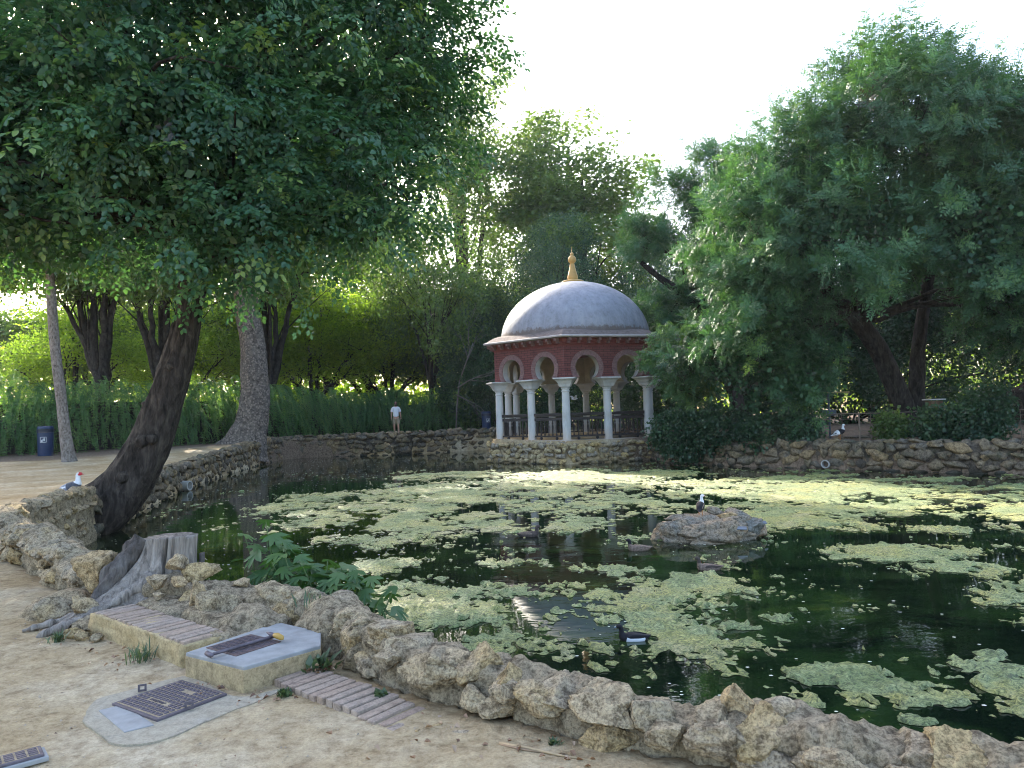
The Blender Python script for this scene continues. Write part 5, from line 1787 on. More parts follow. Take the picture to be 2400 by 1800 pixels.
yl = [(-20.5, 56, 15.5, 'tall pale tree high behind the two dark trunks'), (-29, 52, 15, 'tall pale tree behind the young tree at the left edge'), (-14.6, 58, 15.5, 'tall pale tree seen between the leaning and the plane trunk'),
      (-13.4, 50, 10.4, 'sunlit yellow green tree with forked dark stems right of the plane trunk'),
      (-8.4, 50.5, 10.2, 'sunlit yellow green tree above the man in the white shirt'),
      (-10.8, 56, 12.5, 'pale sunlit tree crown between the two forked trees'),
      (-17.5, 52, 10.8, 'sunlit tree seen just left of the plane trunk'),
      (-22.5, 50, 10.4, 'sunlit tree seen between the leaning trunk and the far dark trunk'),
      (-27.5, 46, 9.6, 'sunlit tree behind the slim young trunk'),
      (-4.6, 51, 11, 'bright green tree right of the man and left of the dome')]
for k, (x, y, h, lab) in enumerate(yl):
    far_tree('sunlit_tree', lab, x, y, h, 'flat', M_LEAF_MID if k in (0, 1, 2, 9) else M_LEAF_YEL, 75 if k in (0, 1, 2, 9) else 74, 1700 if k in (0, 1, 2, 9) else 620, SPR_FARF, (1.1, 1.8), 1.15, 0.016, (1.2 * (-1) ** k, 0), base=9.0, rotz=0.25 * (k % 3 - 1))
for k, (x, y, h, lab) in enumerate([(-5.2, 47.5, 14.5, 'mid green round tree below the poplar left of the dome'), (-0.4, 58, 15.5, 'mid green tree in the gap just left of the dome'), (9.4, 56, 16, 'mid green tree right of the see-through tree')]):
    far_tree('leafy_tree', lab, x, y, h, 'round', M_LEAF_MID, 78, 1500, SPR_FAR, (0.8, 1.2), 0.8, 0.012, base=13.0)
dk = [(-21.3, 38.5, 13, 'thick dark leaning trunk behind the hedge right of the young tree', 0.0185, (-2.2, 0)),
      (-18.1, 38.5, 13, 'straight dark trunk behind the hedge left of the leaning tree', 0.0155, (-0.6, 0)),
      (-27.0, 36.0, 13, 'leafy tree behind the hedge at the left edge', 0.014, (0.8, 0)),
      (-14.8, 45, 14, 'shady tree with foliage hanging above the plane trunk', 0.011, (0.5, 0))]
for k, (x, y, h, lab, tr_, ln_) in enumerate(dk):
    far_tree('shade_tree', lab, x, y, h + 0.6, 'high', M_LEAF_MID, 76 + k % 2, 1700, SPR_FAR, (0.8, 1.2), 1.5, tr_, ln_, base=14.0)
for k, (x, y, h, lab) in enumerate([(22.5, 31, 12.5, 'tall tree showing past the right edge of the large right tree'), (17.5, 36, 12, 'dark tree deep in the shade behind the right trunk'),
                                    (12.0, 38, 11, 'dark tree behind the lamp post on the island'), (23.5, 25, 10, 'dark tree beside the fallen log at the right edge')]):
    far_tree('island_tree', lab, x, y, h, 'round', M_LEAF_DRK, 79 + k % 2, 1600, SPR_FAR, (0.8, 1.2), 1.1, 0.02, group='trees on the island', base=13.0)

# --- clipped and weeping greenery
def bush(name, label, lobes, n, templates, mat, seed, size, tint=(0.5, 0.2), cat='bush', grow=(0.8, 0.1, 0.5), shell=0.75, group=None, stems=True):
    c = np.mean([l[:3] for l in lobes], axis=0)
    b0 = (float(c[0]), float(c[1]), gz(c[0], c[1]))
    root = thing(name, label, cat, b0, group=group)
    lob = [(l[0] - b0[0], l[1] - b0[1], l[2] - b0[2]) + tuple(l[3:]) for l in lobes]
    o, P = foliage('foliage', lob, n, templates, mat, seed, root, size, shell, None, grow, tint)
    if stems:
        branches('stems', (0, 0, -0.1), lob, P, M_BARK_BLACK, root, 0.05, seed + 1, 4)
    return root


def hedge(name, label, pts, h0, h1, dep, seed, n):
    r = np.random.default_rng(seed)
    C, q = catmull(pts, 120)
    T = np.gradient(C, axis=0)
    T /= np.linalg.norm(T, axis=1)[:, None]
    N = np.stack([T[:, 1], -T[:, 0]], 1)
    root = thing(name, label, 'hedge', (pts[len(pts) // 2][0], pts[len(pts) // 2][1], 0))
    off = np.array(root.location)
    u = r.random(n)
    i = (u * 119).astype(int)
    H = h0 + (h1 - h0) * u + 0.3 * fbm(p3(u * 30, u * 0), 3, seed)
    v = r.random(n)
    ang = v * 2.2 - 0.45
    rel = np.sin(np.clip(ang, -0.3, 1.57))
    fz = 0.12 + 0.9 * np.clip(r.random(n) ** 0.75, 0, 1)
    bulge = dep * (0.5 * np.sqrt(np.clip(1 - (2 * fz - 0.9) ** 2 * 0.5, 0.05, 1)) + 0.18 * fbm(np.stack([C[i, 0] * 0.8, C[i, 1] * 0.8, fz * 2], 1), 3, seed + 2))
    back = r.random(n) < 0.22
    bulge = np.where(back, -bulge * r.random(n), bulge)
    P = np.stack([C[i, 0] + N[i, 0] * bulge, C[i, 1] + N[i, 1] * bulge, land_z(C[i, 0], C[i, 1]) + fz * H], 1)
    X = np.stack([N[i, 0], N[i, 1], np.zeros(n)], 1) + np.stack([T[i, 0], T[i, 1], np.zeros(n)], 1) * r.normal(size=(n, 1)) * 0.5
    up = np.tile([0, 0, 1.0], (n, 1)) + r.normal(size=(n, 3)) * 0.12
    tint = 0.42 + 0.16 * r.normal(size=n) + 0.2 * fbm(P * 0.7, 2, seed + 3) + 0.15 * (fz > 0.9)  # topmost strands tinted lighter to imitate light on the hedge top
    acc = Acc()
    scatter(acc, SPR_WEEP, P - off, X, up, r.uniform(0.7, 1.25, n), np.clip(tint, 0, 1), r)
    link('foliage', acc.mesh('foliage', M_LEAF_HEDGE), root)
    core = MB()
    for k in range(0, 119, 7):
        k2 = min(119, k + 7)
        c0, c1 = C[k], C[k2]
        hh_ = (h0 + (h1 - h0) * k / 119) * 0.72
        dd = c1 - c0
        core.box(((c0[0] + c1[0]) / 2 - off[0], (c0[1] + c1[1]) / 2 - off[1], hh_ / 2 + gz(c0[0], c0[1]) - 0.1), (np.linalg.norm(dd) * 1.02, dep * 0.28, hh_), M=Matrix.Rotation(math.atan2(dd[1], dd[0]), 3, 'Z'))
    core.obj('inner_wood', M_BARK_BLACK, root)
    return root


hedge('weeping_hedge', 'tall weeping green hedge along the path behind the bin', [(-30, 27.2), (-24, 28.6), (-19, 30.6), (-16, 33.2), (-14, 36.8)], 3.0, 2.9, 2.2, 81, 2600)
hedge('weeping_hedge', 'long weeping green hedge behind the man and the far bank', [(-13.6, 37.8), (-12.2, 41.5), (-9.5, 45.2), (-6, 46.6), (-1, 47), (3, 46.5)], 2.9, 2.2, 2.2, 82, 3000)
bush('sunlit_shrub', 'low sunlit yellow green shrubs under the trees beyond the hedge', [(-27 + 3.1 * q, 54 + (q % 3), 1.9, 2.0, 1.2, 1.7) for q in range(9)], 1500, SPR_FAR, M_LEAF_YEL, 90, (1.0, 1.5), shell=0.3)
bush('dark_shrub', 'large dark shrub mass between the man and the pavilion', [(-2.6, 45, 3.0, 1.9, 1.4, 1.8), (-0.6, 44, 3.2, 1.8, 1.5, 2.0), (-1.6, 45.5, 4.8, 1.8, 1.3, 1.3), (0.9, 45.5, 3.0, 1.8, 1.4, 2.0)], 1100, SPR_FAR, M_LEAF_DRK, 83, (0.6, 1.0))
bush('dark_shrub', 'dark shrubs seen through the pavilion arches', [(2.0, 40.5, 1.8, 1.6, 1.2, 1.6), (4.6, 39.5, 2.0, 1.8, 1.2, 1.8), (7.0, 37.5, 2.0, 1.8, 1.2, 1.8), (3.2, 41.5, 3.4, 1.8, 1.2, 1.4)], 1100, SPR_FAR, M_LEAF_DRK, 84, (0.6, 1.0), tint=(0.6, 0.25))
bush('ivy_bush', 'dark ivy covered bush spilling over the bank beside the pavilion', [(5.7, 25.5, 0.45, 0.9, 0.7, 0.75), (6.9, 24.8, 0.5, 1.0, 0.7, 0.8), (8.1, 23.9, 0.35, 0.8, 0.6, 0.6), (6.2, 25.1, -0.1, 1.0, 0.4, 0.4)], 1500, SPR_IVY, M_LEAF_DRK, 85, (0.8, 1.3), tint=(0.45, 0.2), grow=(0.6, 0.1, 0.7))
bush('ivy_bush', 'small round ivy bush left of the wire fence on the bank', [(8.95, 23.1, 0.4, 0.5, 0.45, 0.55)], 340, SPR_IVY, M_LEAF_DRK, 86, (0.8, 1.2), tint=(0.45, 0.2))
bush('leafy_bush', 'pale leaved bush on the bank left of the forked trunk', [(11.4, 22.4, 0.5, 0.4, 0.35, 0.4)], 170, SPR_IVY, M_LEAF_MID, 87, (0.8, 1.2), tint=(0.4, 0.3))
bush('leafy_bush', 'wide bush on the bank in front of the forked trunk', [(12.4, 21.6, 0.5, 0.7, 0.5, 0.5), (13.1, 21.0, 0.55, 0.8, 0.6, 0.65), (13.6, 21.2, 1.1, 0.6, 0.5, 0.6)], 800, SPR_IVY, M_LEAF_DRK, 88, (0.8, 1.2), tint=(0.5, 0.25))
bush('dark_shrub', 'black green undergrowth at the back of the island', [(9.5, 34, 2.0, 2.6, 1.4, 2.2), (13.5, 33.5, 2.2, 2.8, 1.4, 2.5), (17.8, 32, 2.4, 2.8, 1.4, 2.8), (21.8, 29, 2.6, 2.8, 1.6, 3.0), (11.5, 35, 4.4, 3, 1.4, 1.8), (14, 37, 4, 3, 1.2, 3), (19, 35, 4, 3, 1.4, 3.4), (22.5, 31.5, 5, 2.6, 1.4, 2.6), (17, 34, 5, 3, 1.6, 2), (6.6, 35, 3.2, 1.8, 1.2, 2.6)], 5000, SPR_FAR, M_LEAF_DRK, 89, (0.7, 1.1), tint=(0.35, 0.2))

# far wood closing the view behind the park trees
r = np.random.default_rng(5)
n = 4200
fx = r.uniform(-75, 75, n)
fy = r.uniform(72, 75, n)
fz_ = r.random(n) ** 0.8 * (11.0 + 2.5 * fbm(p3(fx * 0.09, fy * 0), 3, 2))
P = np.stack([fx, fy, fz_ + 0.3], 1)
acc = Acc()
scatter(acc, SPR_FAR, P, r.normal(size=(n, 3)), np.tile([0, 0, 1.0], (n, 1)) + r.normal(size=(n, 3)) * 0.3, r.uniform(2.6, 4.2, n), np.clip(0.5 + 0.2 * r.normal(size=n), 0, 1), r)
o = link('far_wood', acc.mesh('far_wood', M_LEAF_YEL))
tag(o, 'sunlit far wood closing the view behind the park trees', 'wood', kind='stuff')

# ------------------------------------------------------------------ fig plant growing out of the wall
def fig_leaf(seed):
    r = random.Random(seed)
    out = []
    lob = [(0.0, 1.0), (0.62, 0.86), (1.35, 0.6)]
    ang = [(-2.6, 0.22), (-1.75, 0.42), (-1.35, 0.72), (-1.0, 0.5), (-0.8, 0.34), (-0.62, 0.62), (-0.5, 0.9), (-0.3, 0.7), (-0.2, 0.42), (-0.14, 0.72), (0.0, 1.0)]
    ang = ang + [(-a, q) for a, q in ang[::-1][1:]]
    V = [(0.0, 0.0, 0.0)]
    for a, q in ang:
        q *= r.uniform(0.92, 1.08)
        x, y = q * math.cos(a), q * math.sin(a)
        V.append((x, y, -0.22 * (x * x + y * y) + 0.1 * abs(math.sin(a * 2.6)) * q + r.uniform(-.02, .02)))
    F = [(0, i, i + 1) for i in range(1, len(ang))]
    F.append((0, len(ang), 1))
    V = np.array(V)
    return mesh_np('leaf', V, np.array(F), {'tint': np.full(len(V), 0.25 + 0.6 * r.random())}, False, [M_LEAF_FIG])


FIG = [fig_leaf(k) for k in range(6)]
fig = thing('fig_plant', 'young fig plant with lobed green leaves growing behind the wall beside the stump', 'plant', (-1.45, 5.0, -0.3))
fr = random.Random(4)
A, B = Vector((-1.98, 5.45, 0)), Vector((-0.98, 4.52, 0))
stems = MB()
base = Vector(fig.location)
for k in range(22):
    f = (k + 0.5) / 22
    p = A.lerp(B, f)
    inn = Vector((0.62, 0.6, 0))
    root_ = p + inn * 0.02 + Vector((0, 0, -0.2))
    toph = (0.46 - 0.26 * f + fr.uniform(-.08, .05)) if f > 0.22 else fr.uniform(0.4, 0.56)
    toph = max(0.02, toph)
    tip = p + inn * fr.uniform(-0.05, 0.3) + Vector((fr.uniform(-.08, .08), 0, toph))
    mid = root_.lerp(tip, 0.5) + Vector((0.03, 0.05, 0.03))
    pp, _ = catmull([root_ - base, mid - base, tip - base], 7)
    stems.tube([Vector(q) for q in pp], [0.008, 0.008, 0.007, 0.006, 0.005, 0.004, 0.003], 6)
    nl = fr.randint(6, 9)
    link('leaf', fr.choice(FIG), fig, loc=Vector(pp[6]), rot=(fr.uniform(-.3, .3), fr.uniform(0.1, 0.6), fr.uniform(0, 6.28)), scale=(0.11, 0.11, 0.11))
    for i in range(nl):
        g = 0.3 + 0.7 * (i + 0.5) / nl
        q = Vector(pp[min(6, int(g * 6))])
        az = i * 2.4 + fr.uniform(-.5, .5)
        pet = Vector((math.cos(az), math.sin(az), 0.25)) * fr.uniform(0.05, 0.11)
        stems.tube([q, q + pet], [0.003, 0.002], 4)
        sz = fr.uniform(0.1, 0.155) * (1.0 if f < 0.7 else 0.85)
        link('leaf', fr.choice(FIG), fig, loc=q + pet, rot=(fr.uniform(-.35, .35), fr.uniform(0.05, 0.75), az), scale=(sz, sz, sz))
stems.obj('stems', simple('green_stem', (0.1, 0.15, 0.05), 0.7), fig, smooth=True)


# ------------------------------------------------------------------ birds
def mat_feather(name, col, var=0.3, sc=25):
    return simple(name, col, 0.7, 0, var, sc, 0.003, 0.3)


F_BLACK = mat_feather('black_feather', (0.012, 0.011, 0.014))
F_WHITE = mat_feather('white_feather', (0.72, 0.72, 0.74), 0.08)
F_GREY = mat_feather('grey_feather', (0.22, 0.24, 0.3), 0.5, 40)
F_SLATE = mat_feather('slate_feather', (0.075, 0.08, 0.1), 0.5, 40)
F_BROWN = mat_feather('brown_feather', (0.17, 0.12, 0.09), 0.6, 45)
F_DBROWN = mat_feather('dark_brown_feather', (0.06, 0.043, 0.036), 0.5, 40)
F_RED = mat_feather('red_skin', (0.5, 0.04, 0.05), 0.2)
F_BILL = mat_feather('blue_grey_bill', (0.2, 0.25, 0.32), 0.2)
F_OLIVE = mat_feather('olive_bill', (0.2, 0.18, 0.08), 0.2)
F_PINK = mat_feather('pink_bill', (0.55, 0.2, 0.16), 0.2)
F_ORANGE = mat_feather('orange_leg', (0.4, 0.16, 0.04), 0.2)

SWIM = [(-.52, .17, .012, .008), (-.46, .15, .05, .03), (-.38, .12, .1, .07), (-.25, .08, .155, .125), (-.1, .07, .185, .155), (.06, .075, .185, .165), (.18, .1, .155, .15), (.25, .16, .105, .11), (.275, .23, .072, .072), (.28, .3, .06, .062), (.29, .36, .06, .065), (.32, .395, .066, .062), (.37, .395, .058, .05), (.405, .38, .035, .035), (.42, .375, .01, .01)]
STAND = [(-.62, .3, .01, .008), (-.52, .33, .07, .025), (-.38, .38, .12, .07), (-.25, .44, .165, .135), (-.08, .5, .19, .165), (.08, .55, .18, .165), (.17, .62, .14, .14), (.2, .7, .09, .095), (.2, .79, .068, .07), (.2, .87, .062, .066), (.22, .93, .072, .066), (.28, .94, .062, .054), (.32, .925, .038, .038), (.335, .92, .01, .01)]


def bird(name, label, loc, yaw, size, spine, mats, paint, bill_mat, wing=None, legs=None, head_turn=0.0, group=None):
    root = thing(name, label, 'duck', loc, (0, 0, yaw), group)
    S = np.array(spine)
    P, q = catmull(S, 46)
    T = np.gradient(P[:, :2], axis=0)
    T /= np.linalg.norm(T, axis=1)[:, None] + 1e-9
    n = 20
    V = []
    for i in range(46):
        for k in range(n):
            a = 2 * math.pi * k / n
            u, w = math.cos(a) * max(P[i, 2], 0.004), math.sin(a) * max(P[i, 3], 0.004)
            V.append((P[i, 0] - T[i, 1] * w, u, P[i, 1] + T[i, 0] * w))
    V = np.array(V)
    t = np.repeat(np.arange(46) / 45.0, n)
    if head_turn:
        hz = P[:, 1]
        k0 = int(46 * 0.62)
        piv = P[k0, 0]
        w = smooth01(0.55, 0.75, t) * head_turn
        x, y = V[:, 0] - piv, V[:, 1].copy()
        V[:, 0] = piv + x * np.cos(w) - y * np.sin(w)
        V[:, 1] = x * np.sin(w) + y * np.cos(w)
    V += 0.006 * np.stack([fbm(V * 16, 2, 1), fbm(V * 16, 2, 2), fbm(V * 16, 2, 3)], 1)
    V *= size
    jj, ii = np.meshgrid(np.arange(45), np.arange(n), indexing='ij')
    F = np.stack([jj * n + ii, (jj + 1) * n + ii, (jj + 1) * n + (ii + 1) % n, jj * n + (ii + 1) % n], -1).reshape(-1, 4)
    fc = V[F].mean(1) / size
    ft = t[F].mean(1)
    mi = [paint(ft[i], fc[i, 0], abs(fc[i, 1]), fc[i, 2]) for i in range(len(F))]
    link('body', mesh_np('body', V, F, smooth=True, mats=mats, midx=mi), root)
    hx, hz = P[-5, 0], P[-5, 1]
    bl = MB().tube([Vector((hx + 0.01, 0, hz - 0.005)) * size, Vector((hx + 0.07, 0, hz - 0.018)) * size, Vector((hx + 0.13, 0, hz - 0.026)) * size], [0.034 * size, 0.028 * size, 0.012 * size], 8)
    bo = bl.obj('bill', bill_mat, root, smooth=True)
    if head_turn:
        k0 = int(46 * 0.62)
        bo.location = Vector((P[k0, 0] * size, 0, 0)) - Matrix.Rotation(head_turn, 3, 'Z') @ Vector((P[k0, 0] * size, 0, 0))
        bo.rotation_euler = (0, 0, head_turn)
    if wing:
        wm, z0, x0, x1, tiltz = wing
        for sg in (1, -1):
            Wv, Wf = ICO[3]
            wv = Wv.copy()
            wv[:, 0] = wv[:, 0] * (x1 - x0) / 2
            tap = np.clip((wv[:, 0] + (x1 - x0) / 2) / (x1 - x0), 0.08, 1) ** 0.6
            wv[:, 2] *= 0.085 * tap
            wv[:, 1] *= 0.035 * tap
            wv[:, 2] += tiltz * wv[:, 0]
            wv[:, 0] += (x0 + x1) / 2
            wv[:, 1] = wv[:, 1] + sg * 0.165 * (0.55 + 0.45 * tap)
            wv[:, 2] += z0
            link('wing', mesh_np('wing', wv * size, Wf, smooth=True, mats=[wm]), root)
    if legs:
        for sg in (1, -1):
            lg = MB()
            lg.tube([Vector((-0.02, sg * 0.07, 0.4)) * size, Vector((-0.05, sg * 0.07, 0.2)) * size, Vector((-0.02, sg * 0.07, 0.015)) * size], [0.03 * size, 0.018 * size, 0.016 * size], 8)
            lg.add([Vector(v_) * size for v_ in [(-0.03, sg * 0.07, 0.02), (0.1, sg * 0.07 - 0.05, 0.004), (0.11, sg * 0.07, 0.008), (0.1, sg * 0.07 + 0.05, 0.004), (-0.02, sg * 0.07, -0.002)]], [(0, 1, 2), (0, 2, 3), (0, 4, 1), (0, 3, 4), (4, 3, 2), (4, 2, 1)])
            lg.obj('leg', legs, root)
    return root


def p_tuft(t, x, y, z):
    if t < 0.62 and z < 0.125 and y > 0.08 and -0.34 < x < 0.16:
        return 1
    return 0


bird('tufted_duck', 'black duck with bright white flank swimming nearest the wall', (0.93, 6.22, WATER - 0.012), rad(176), 0.31, SWIM, [F_BLACK, F_WHITE], p_tuft, F_BILL, (F_BLACK, 0.16, -0.42, 0.1, -0.05))


def p_mall(t, x, y, z):
    if t > 0.78:
        return 1
    return 0


bird('mallard', 'brown duck swimming just in front of the rock islet', (2.24, 8.8, WATER - 0.012), rad(170), 0.36, SWIM, [F_BROWN, F_DBROWN], p_mall, F_OLIVE, (F_DBROWN, 0.15, -0.44, 0.1, -0.05))
bird('mallard', 'dark headed brown duck swimming left of the rock islet', (1.64, 10.14, WATER - 0.012), rad(174), 0.38, SWIM, [F_BROWN, F_BLACK], p_mall, F_OLIVE, (F_BROWN, 0.15, -0.44, 0.1, -0.05))
bird('mallard', 'small brown duck among the algae left of the rock islet heading right', (0.2, 11.57, WATER - 0.012), rad(5), 0.4, SWIM, [F_DBROWN, F_DBROWN], p_mall, F_OLIVE, (F_BROWN, 0.15, -0.44, 0.1, -0.05))

SIT = [(a, b_ - 0.27, c, d_) for a, b_, c, d_ in STAND]


def p_musc(t, x, y, z):
    if t > 0.9 and y < 0.062 and x > 0.255:
        return 3
    if t > 0.7:
        return 1
    if t > 0.5:
        return 2
    return 0 if z < 0.3 else 1


bird('muscovy_duck', 'white headed grey duck with red face resting on the left wall', (-7.2, 12.05, 0.17), rad(8), 0.5, SIT, [F_GREY, F_WHITE, F_SLATE, F_RED],
     lambda t, x, y, z: 3 if (t > 0.86 and x > 0.235) else (1 if t > 0.66 else (2 if t > 0.44 else 0)), F_PINK, (F_WHITE, 0.2, -0.5, -0.02, 0.25))
bird('muscovy_duck', 'dark backed white headed duck standing on the rock islet', (2.74, 11.05, -0.36), rad(70), 0.33, STAND, [F_BLACK, F_WHITE, F_BROWN, F_RED],
     lambda t, x, y, z: 3 if (t > 0.86 and x > 0.25) else (1 if t > 0.66 else (2 if t > 0.5 else 0)), F_PINK, (F_BROWN, 0.5, -0.52, 0.1, 0.3), F_ORANGE, head_turn=-1.1)
bird('muscovy_duck', 'black and white duck standing on the island bank by the wire fence', (9.95, 22.6, 0.14), rad(5), 0.5, STAND, [F_WHITE, F_BLACK, F_BLACK, F_WHITE],
     lambda t, x, y, z: 0 if t > 0.68 else (1 if t > 0.42 else 0), F_PINK, (F_BLACK, 0.47, -0.52, 0.1, 0.3), F_ORANGE)

# a white bird in flight inside the pavilion
fb = thing('flying_bird', 'small white bird flying between the pavilion columns', 'bird', (2.45, 29.2, 1.78), (0, 0, 0.3))
MB().tube([Vector((-0.14, 0, 0)), Vector((-0.06, 0, 0)), Vector((0.03, 0, 0)), Vector((0.1, 0, 0.02)), Vector((0.14, 0, 0.015))], [0.015, 0.04, 0.045, 0.028, 0.006], 10).obj('body', F_WHITE, fb, smooth=True)
for sg in (1, -1):
    w_ = MB()
    V = [(0.05, sg * 0.03, 0.0), (-0.06, sg * 0.03, 0.0), (-0.07, sg * 0.14, 0.06), (0.04, sg * 0.14, 0.07), (-0.09, sg * 0.29, 0.13), (0.0, sg * 0.28, 0.135)]
    V2 = [(x, y, z - 0.008) for x, y, z in V]
    w_.add(V + V2, [(0, 1, 2, 3), (3, 2, 4, 5), (6, 9, 8, 7), (9, 11, 10, 8), (0, 3, 9, 6), (3, 5, 11, 9), (5, 4, 10, 11), (4, 2, 8, 10), (2, 1, 7, 8), (1, 0, 6, 7)])
    w_.obj('wing', F_WHITE, fb)

# ------------------------------------------------------------------ rock islet
isr = thing('rock_islet', 'low islet of grey lumpy rocks in the pond with a duck on top', 'rock')
V, F = ICO[5]
v = V * np.array([0.72, 0.52, 0.34])
v[:, 2] = np.clip(v[:, 2], -0.5, 0.24)
v = v * (1 + 0.2 * fbm(V * 2.4, 4, 12) + 0.08 * fbm(V * 8, 3, 13))[:, None] + np.array([0, 0, 0.05])
link('core', mesh_np('core', v, F, smooth=True, mats=[M_ISLET]), isr, loc=(2.85, 11.0, WATER))
for loc, size, pool in [((2.3, 10.85, -0.5), (0.5, 0.4, 0.34), ROCKS_ISLET), ((2.62, 10.62, -0.52), (0.6, 0.34, 0.28), ROCKS_ISLET), ((3.02, 10.62, -0.5), (0.42, 0.34, 0.3), ROCKS_ISLET), ((3.32, 10.78, -0.48), (0.46, 0.4, 0.36), ROCKS_ISLET),
                        ((3.52, 11.0, -0.52), (0.4, 0.4, 0.3), ROCKS_ISLET), ((3.1, 10.95, -0.36), (0.34, 0.26, 0.2), ROCKS_OCHRE), ((3.3, 11.15, -0.36), (0.42, 0.3, 0.22), ROCKS_ISLET), ((2.4, 11.1, -0.38), (0.4, 0.3, 0.16), ROCKS_ISLET),
                        ((2.98, 11.2, -0.3), (0.26, 0.18, 0.12), ROCKS_ISLET), ((2.7, 10.5, -0.66), (0.5, 0.3, 0.2), ROCKS_ISLET), ((2.1, 11.0, -0.6), (0.3, 0.3, 0.2), ROCKS_ISLET)]:
    put_rock(pool, isr, loc, size, 0.2, 0.25, rr)
M_PANE = simple('wet_slat', (0.13, 0.145, 0.17), 0.4, 0, 0.15, 6)
for k, (loc, rz, ln) in enumerate([((3.12, 10.5, -0.45), -0.12, 0.24), ((3.56, 10.95, -0.45), 0.1, 0.24)]):
    MB().box((0, 0, 0), (ln, 0.07, 0.012)).obj('slat', M_PANE, isr, loc=loc, rot=(0.5, 0.05, rz), bevel=0.004)

# ------------------------------------------------------------------ man on the far walk
SKIN = simple('skin', (0.42, 0.24, 0.17), 0.55, 0, 0.08, 12)
SHIRT = simple('white_cotton', (0.72, 0.73, 0.78), 0.85, 0, 0.06, 6, 0.01)
SHORTS = simple('khaki_cotton', (0.3, 0.25, 0.17), 0.85, 0, 0.12, 8, 0.01)
HAIR = simple('dark_hair', (0.012, 0.009, 0.008), 0.6, 0, 0.3, 30)
SHOE = simple('pale_shoe', (0.5, 0.47, 0.42), 0.7)


def skin_mesh(name, pts, edges, mat, parent, root=0, sub=2):
    bm = bmesh.new()
    lay = bm.verts.layers.skin.verify()
    vs = [bm.verts.new(p[:3]) for p in pts]
    for a, b_ in edges:
        bm.edges.new((vs[a], vs[b_]))
    for i, v_ in enumerate(vs):
        r_ = pts[i][3]
        v_[lay].radius = r_ if isinstance(r_, tuple) else (r_, r_)
        v_[lay].use_root = (i == root)
    me = bpy.data.meshes.new(name)
    bm.to_mesh(me)
    bm.free()
    me.materials.append(mat)
    o = link(name, me, parent)
    o.modifiers.new('skin', 'SKIN').use_smooth_shade = True
    o.modifiers.new('sub', 'SUBSURF').levels = sub
    o.modifiers['sub'].render_levels = sub
    return o


man = thing('person', 'man in white t-shirt and khaki shorts standing on the far walk before the hedge', 'person', (-6.58, 41.6, gz(-6.58, 41.6)), (0, 0, rad(14)))
man.scale = (1.03, 1.03, 1.03)
bp_ = [(0, 0, .95, (.13, .1)), (0, 0, 1.12, (.12, .09)), (0, 0, 1.32, (.15, .1)), (0, .0, 1.45, (.09, .07)), (0, -.005, 1.53, .052), (0, -.015, 1.6, (.06, .07)), (0, -.015, 1.69, (.075, .092)), (0, 0, 1.765, (.05, .06)),
       (-.17, .01, 1.42, .058), (-.235, .03, 1.14, .044), (-.25, -.03, .9, .032), (.17, .01, 1.42, .058), (.24, .03, 1.15, .044), (.265, -.02, .91, .032),
       (-.09, 0, .86, .09), (-.1, -.02, .5, .06), (-.09, .03, .1, .04), (.1, 0, .86, .09), (.11, -.07, .5, .06), (.13, -.06, .1, .04), (-.1, -.1, .04, .034), (.16, -.19, .04, .034)]
be = [(0, 1), (1, 2), (2, 3), (3, 4), (4, 5), (5, 6), (6, 7), (3, 8), (8, 9), (9, 10), (3, 11), (11, 12), (12, 13), (0, 14), (14, 15), (15, 16), (0, 17), (17, 18), (18, 19), (16, 20), (19, 21)]
skin_mesh('body', bp_, be, SKIN, man)
skin_mesh('shirt', [(0, 0, .9, (.175, .125)), (0, 0, 1.1, (.16, .12)), (0, 0, 1.32, (.175, .125)), (0, 0, 1.46, (.1, .085)), (-.17, .01, 1.43, .08), (-.235, .03, 1.2, .08), (.17, .01, 1.43, .08), (.24, .03, 1.2, .08)],
          [(0, 1), (1, 2), (2, 3), (3, 4), (4, 5), (3, 6), (6, 7)], SHIRT, man)
skin_mesh('shorts', [(0, 0, .94, (.15, .115)), (-.09, 0, .84, .115), (-.105, -.01, .52, .1), (.1, 0, .84, .115), (.115, -.05, .52, .1)], [(0, 1), (1, 2), (0, 3), (3, 4)], SHORTS, man)
V, F = ICO[3]
hv = V * np.array([.09, .108, .1])
hv[:, 2] = np.where(hv[:, 1] < -0.03, np.maximum(hv[:, 2], 0.035), hv[:, 2])
link('hair', mesh_np('hair', hv + np.array([0, 0.012, 1.705]), F, smooth=True, mats=[HAIR]), man)
bv = V * np.array([.062, .05, .05])
link('beard', mesh_np('beard', bv + np.array([0, -0.062, 1.6]), F, smooth=True, mats=[HAIR]), man)
MB().box((-.035, -.108, 1.682), (.045, .012, .028)).box((.035, -.108, 1.682), (.045, .012, .028)).box((0, -.112, 1.688), (.03, .006, .008)).obj('sunglasses', F_BLACK, man)
MB().add([(0, -.105, 1.68), (-.014, -.1, 1.645), (.014, -.1, 1.645), (0, -.128, 1.648)], [(0, 1, 3), (0, 3, 2), (1, 2, 3), (0, 2, 1)]).obj('nose', SKIN, man)
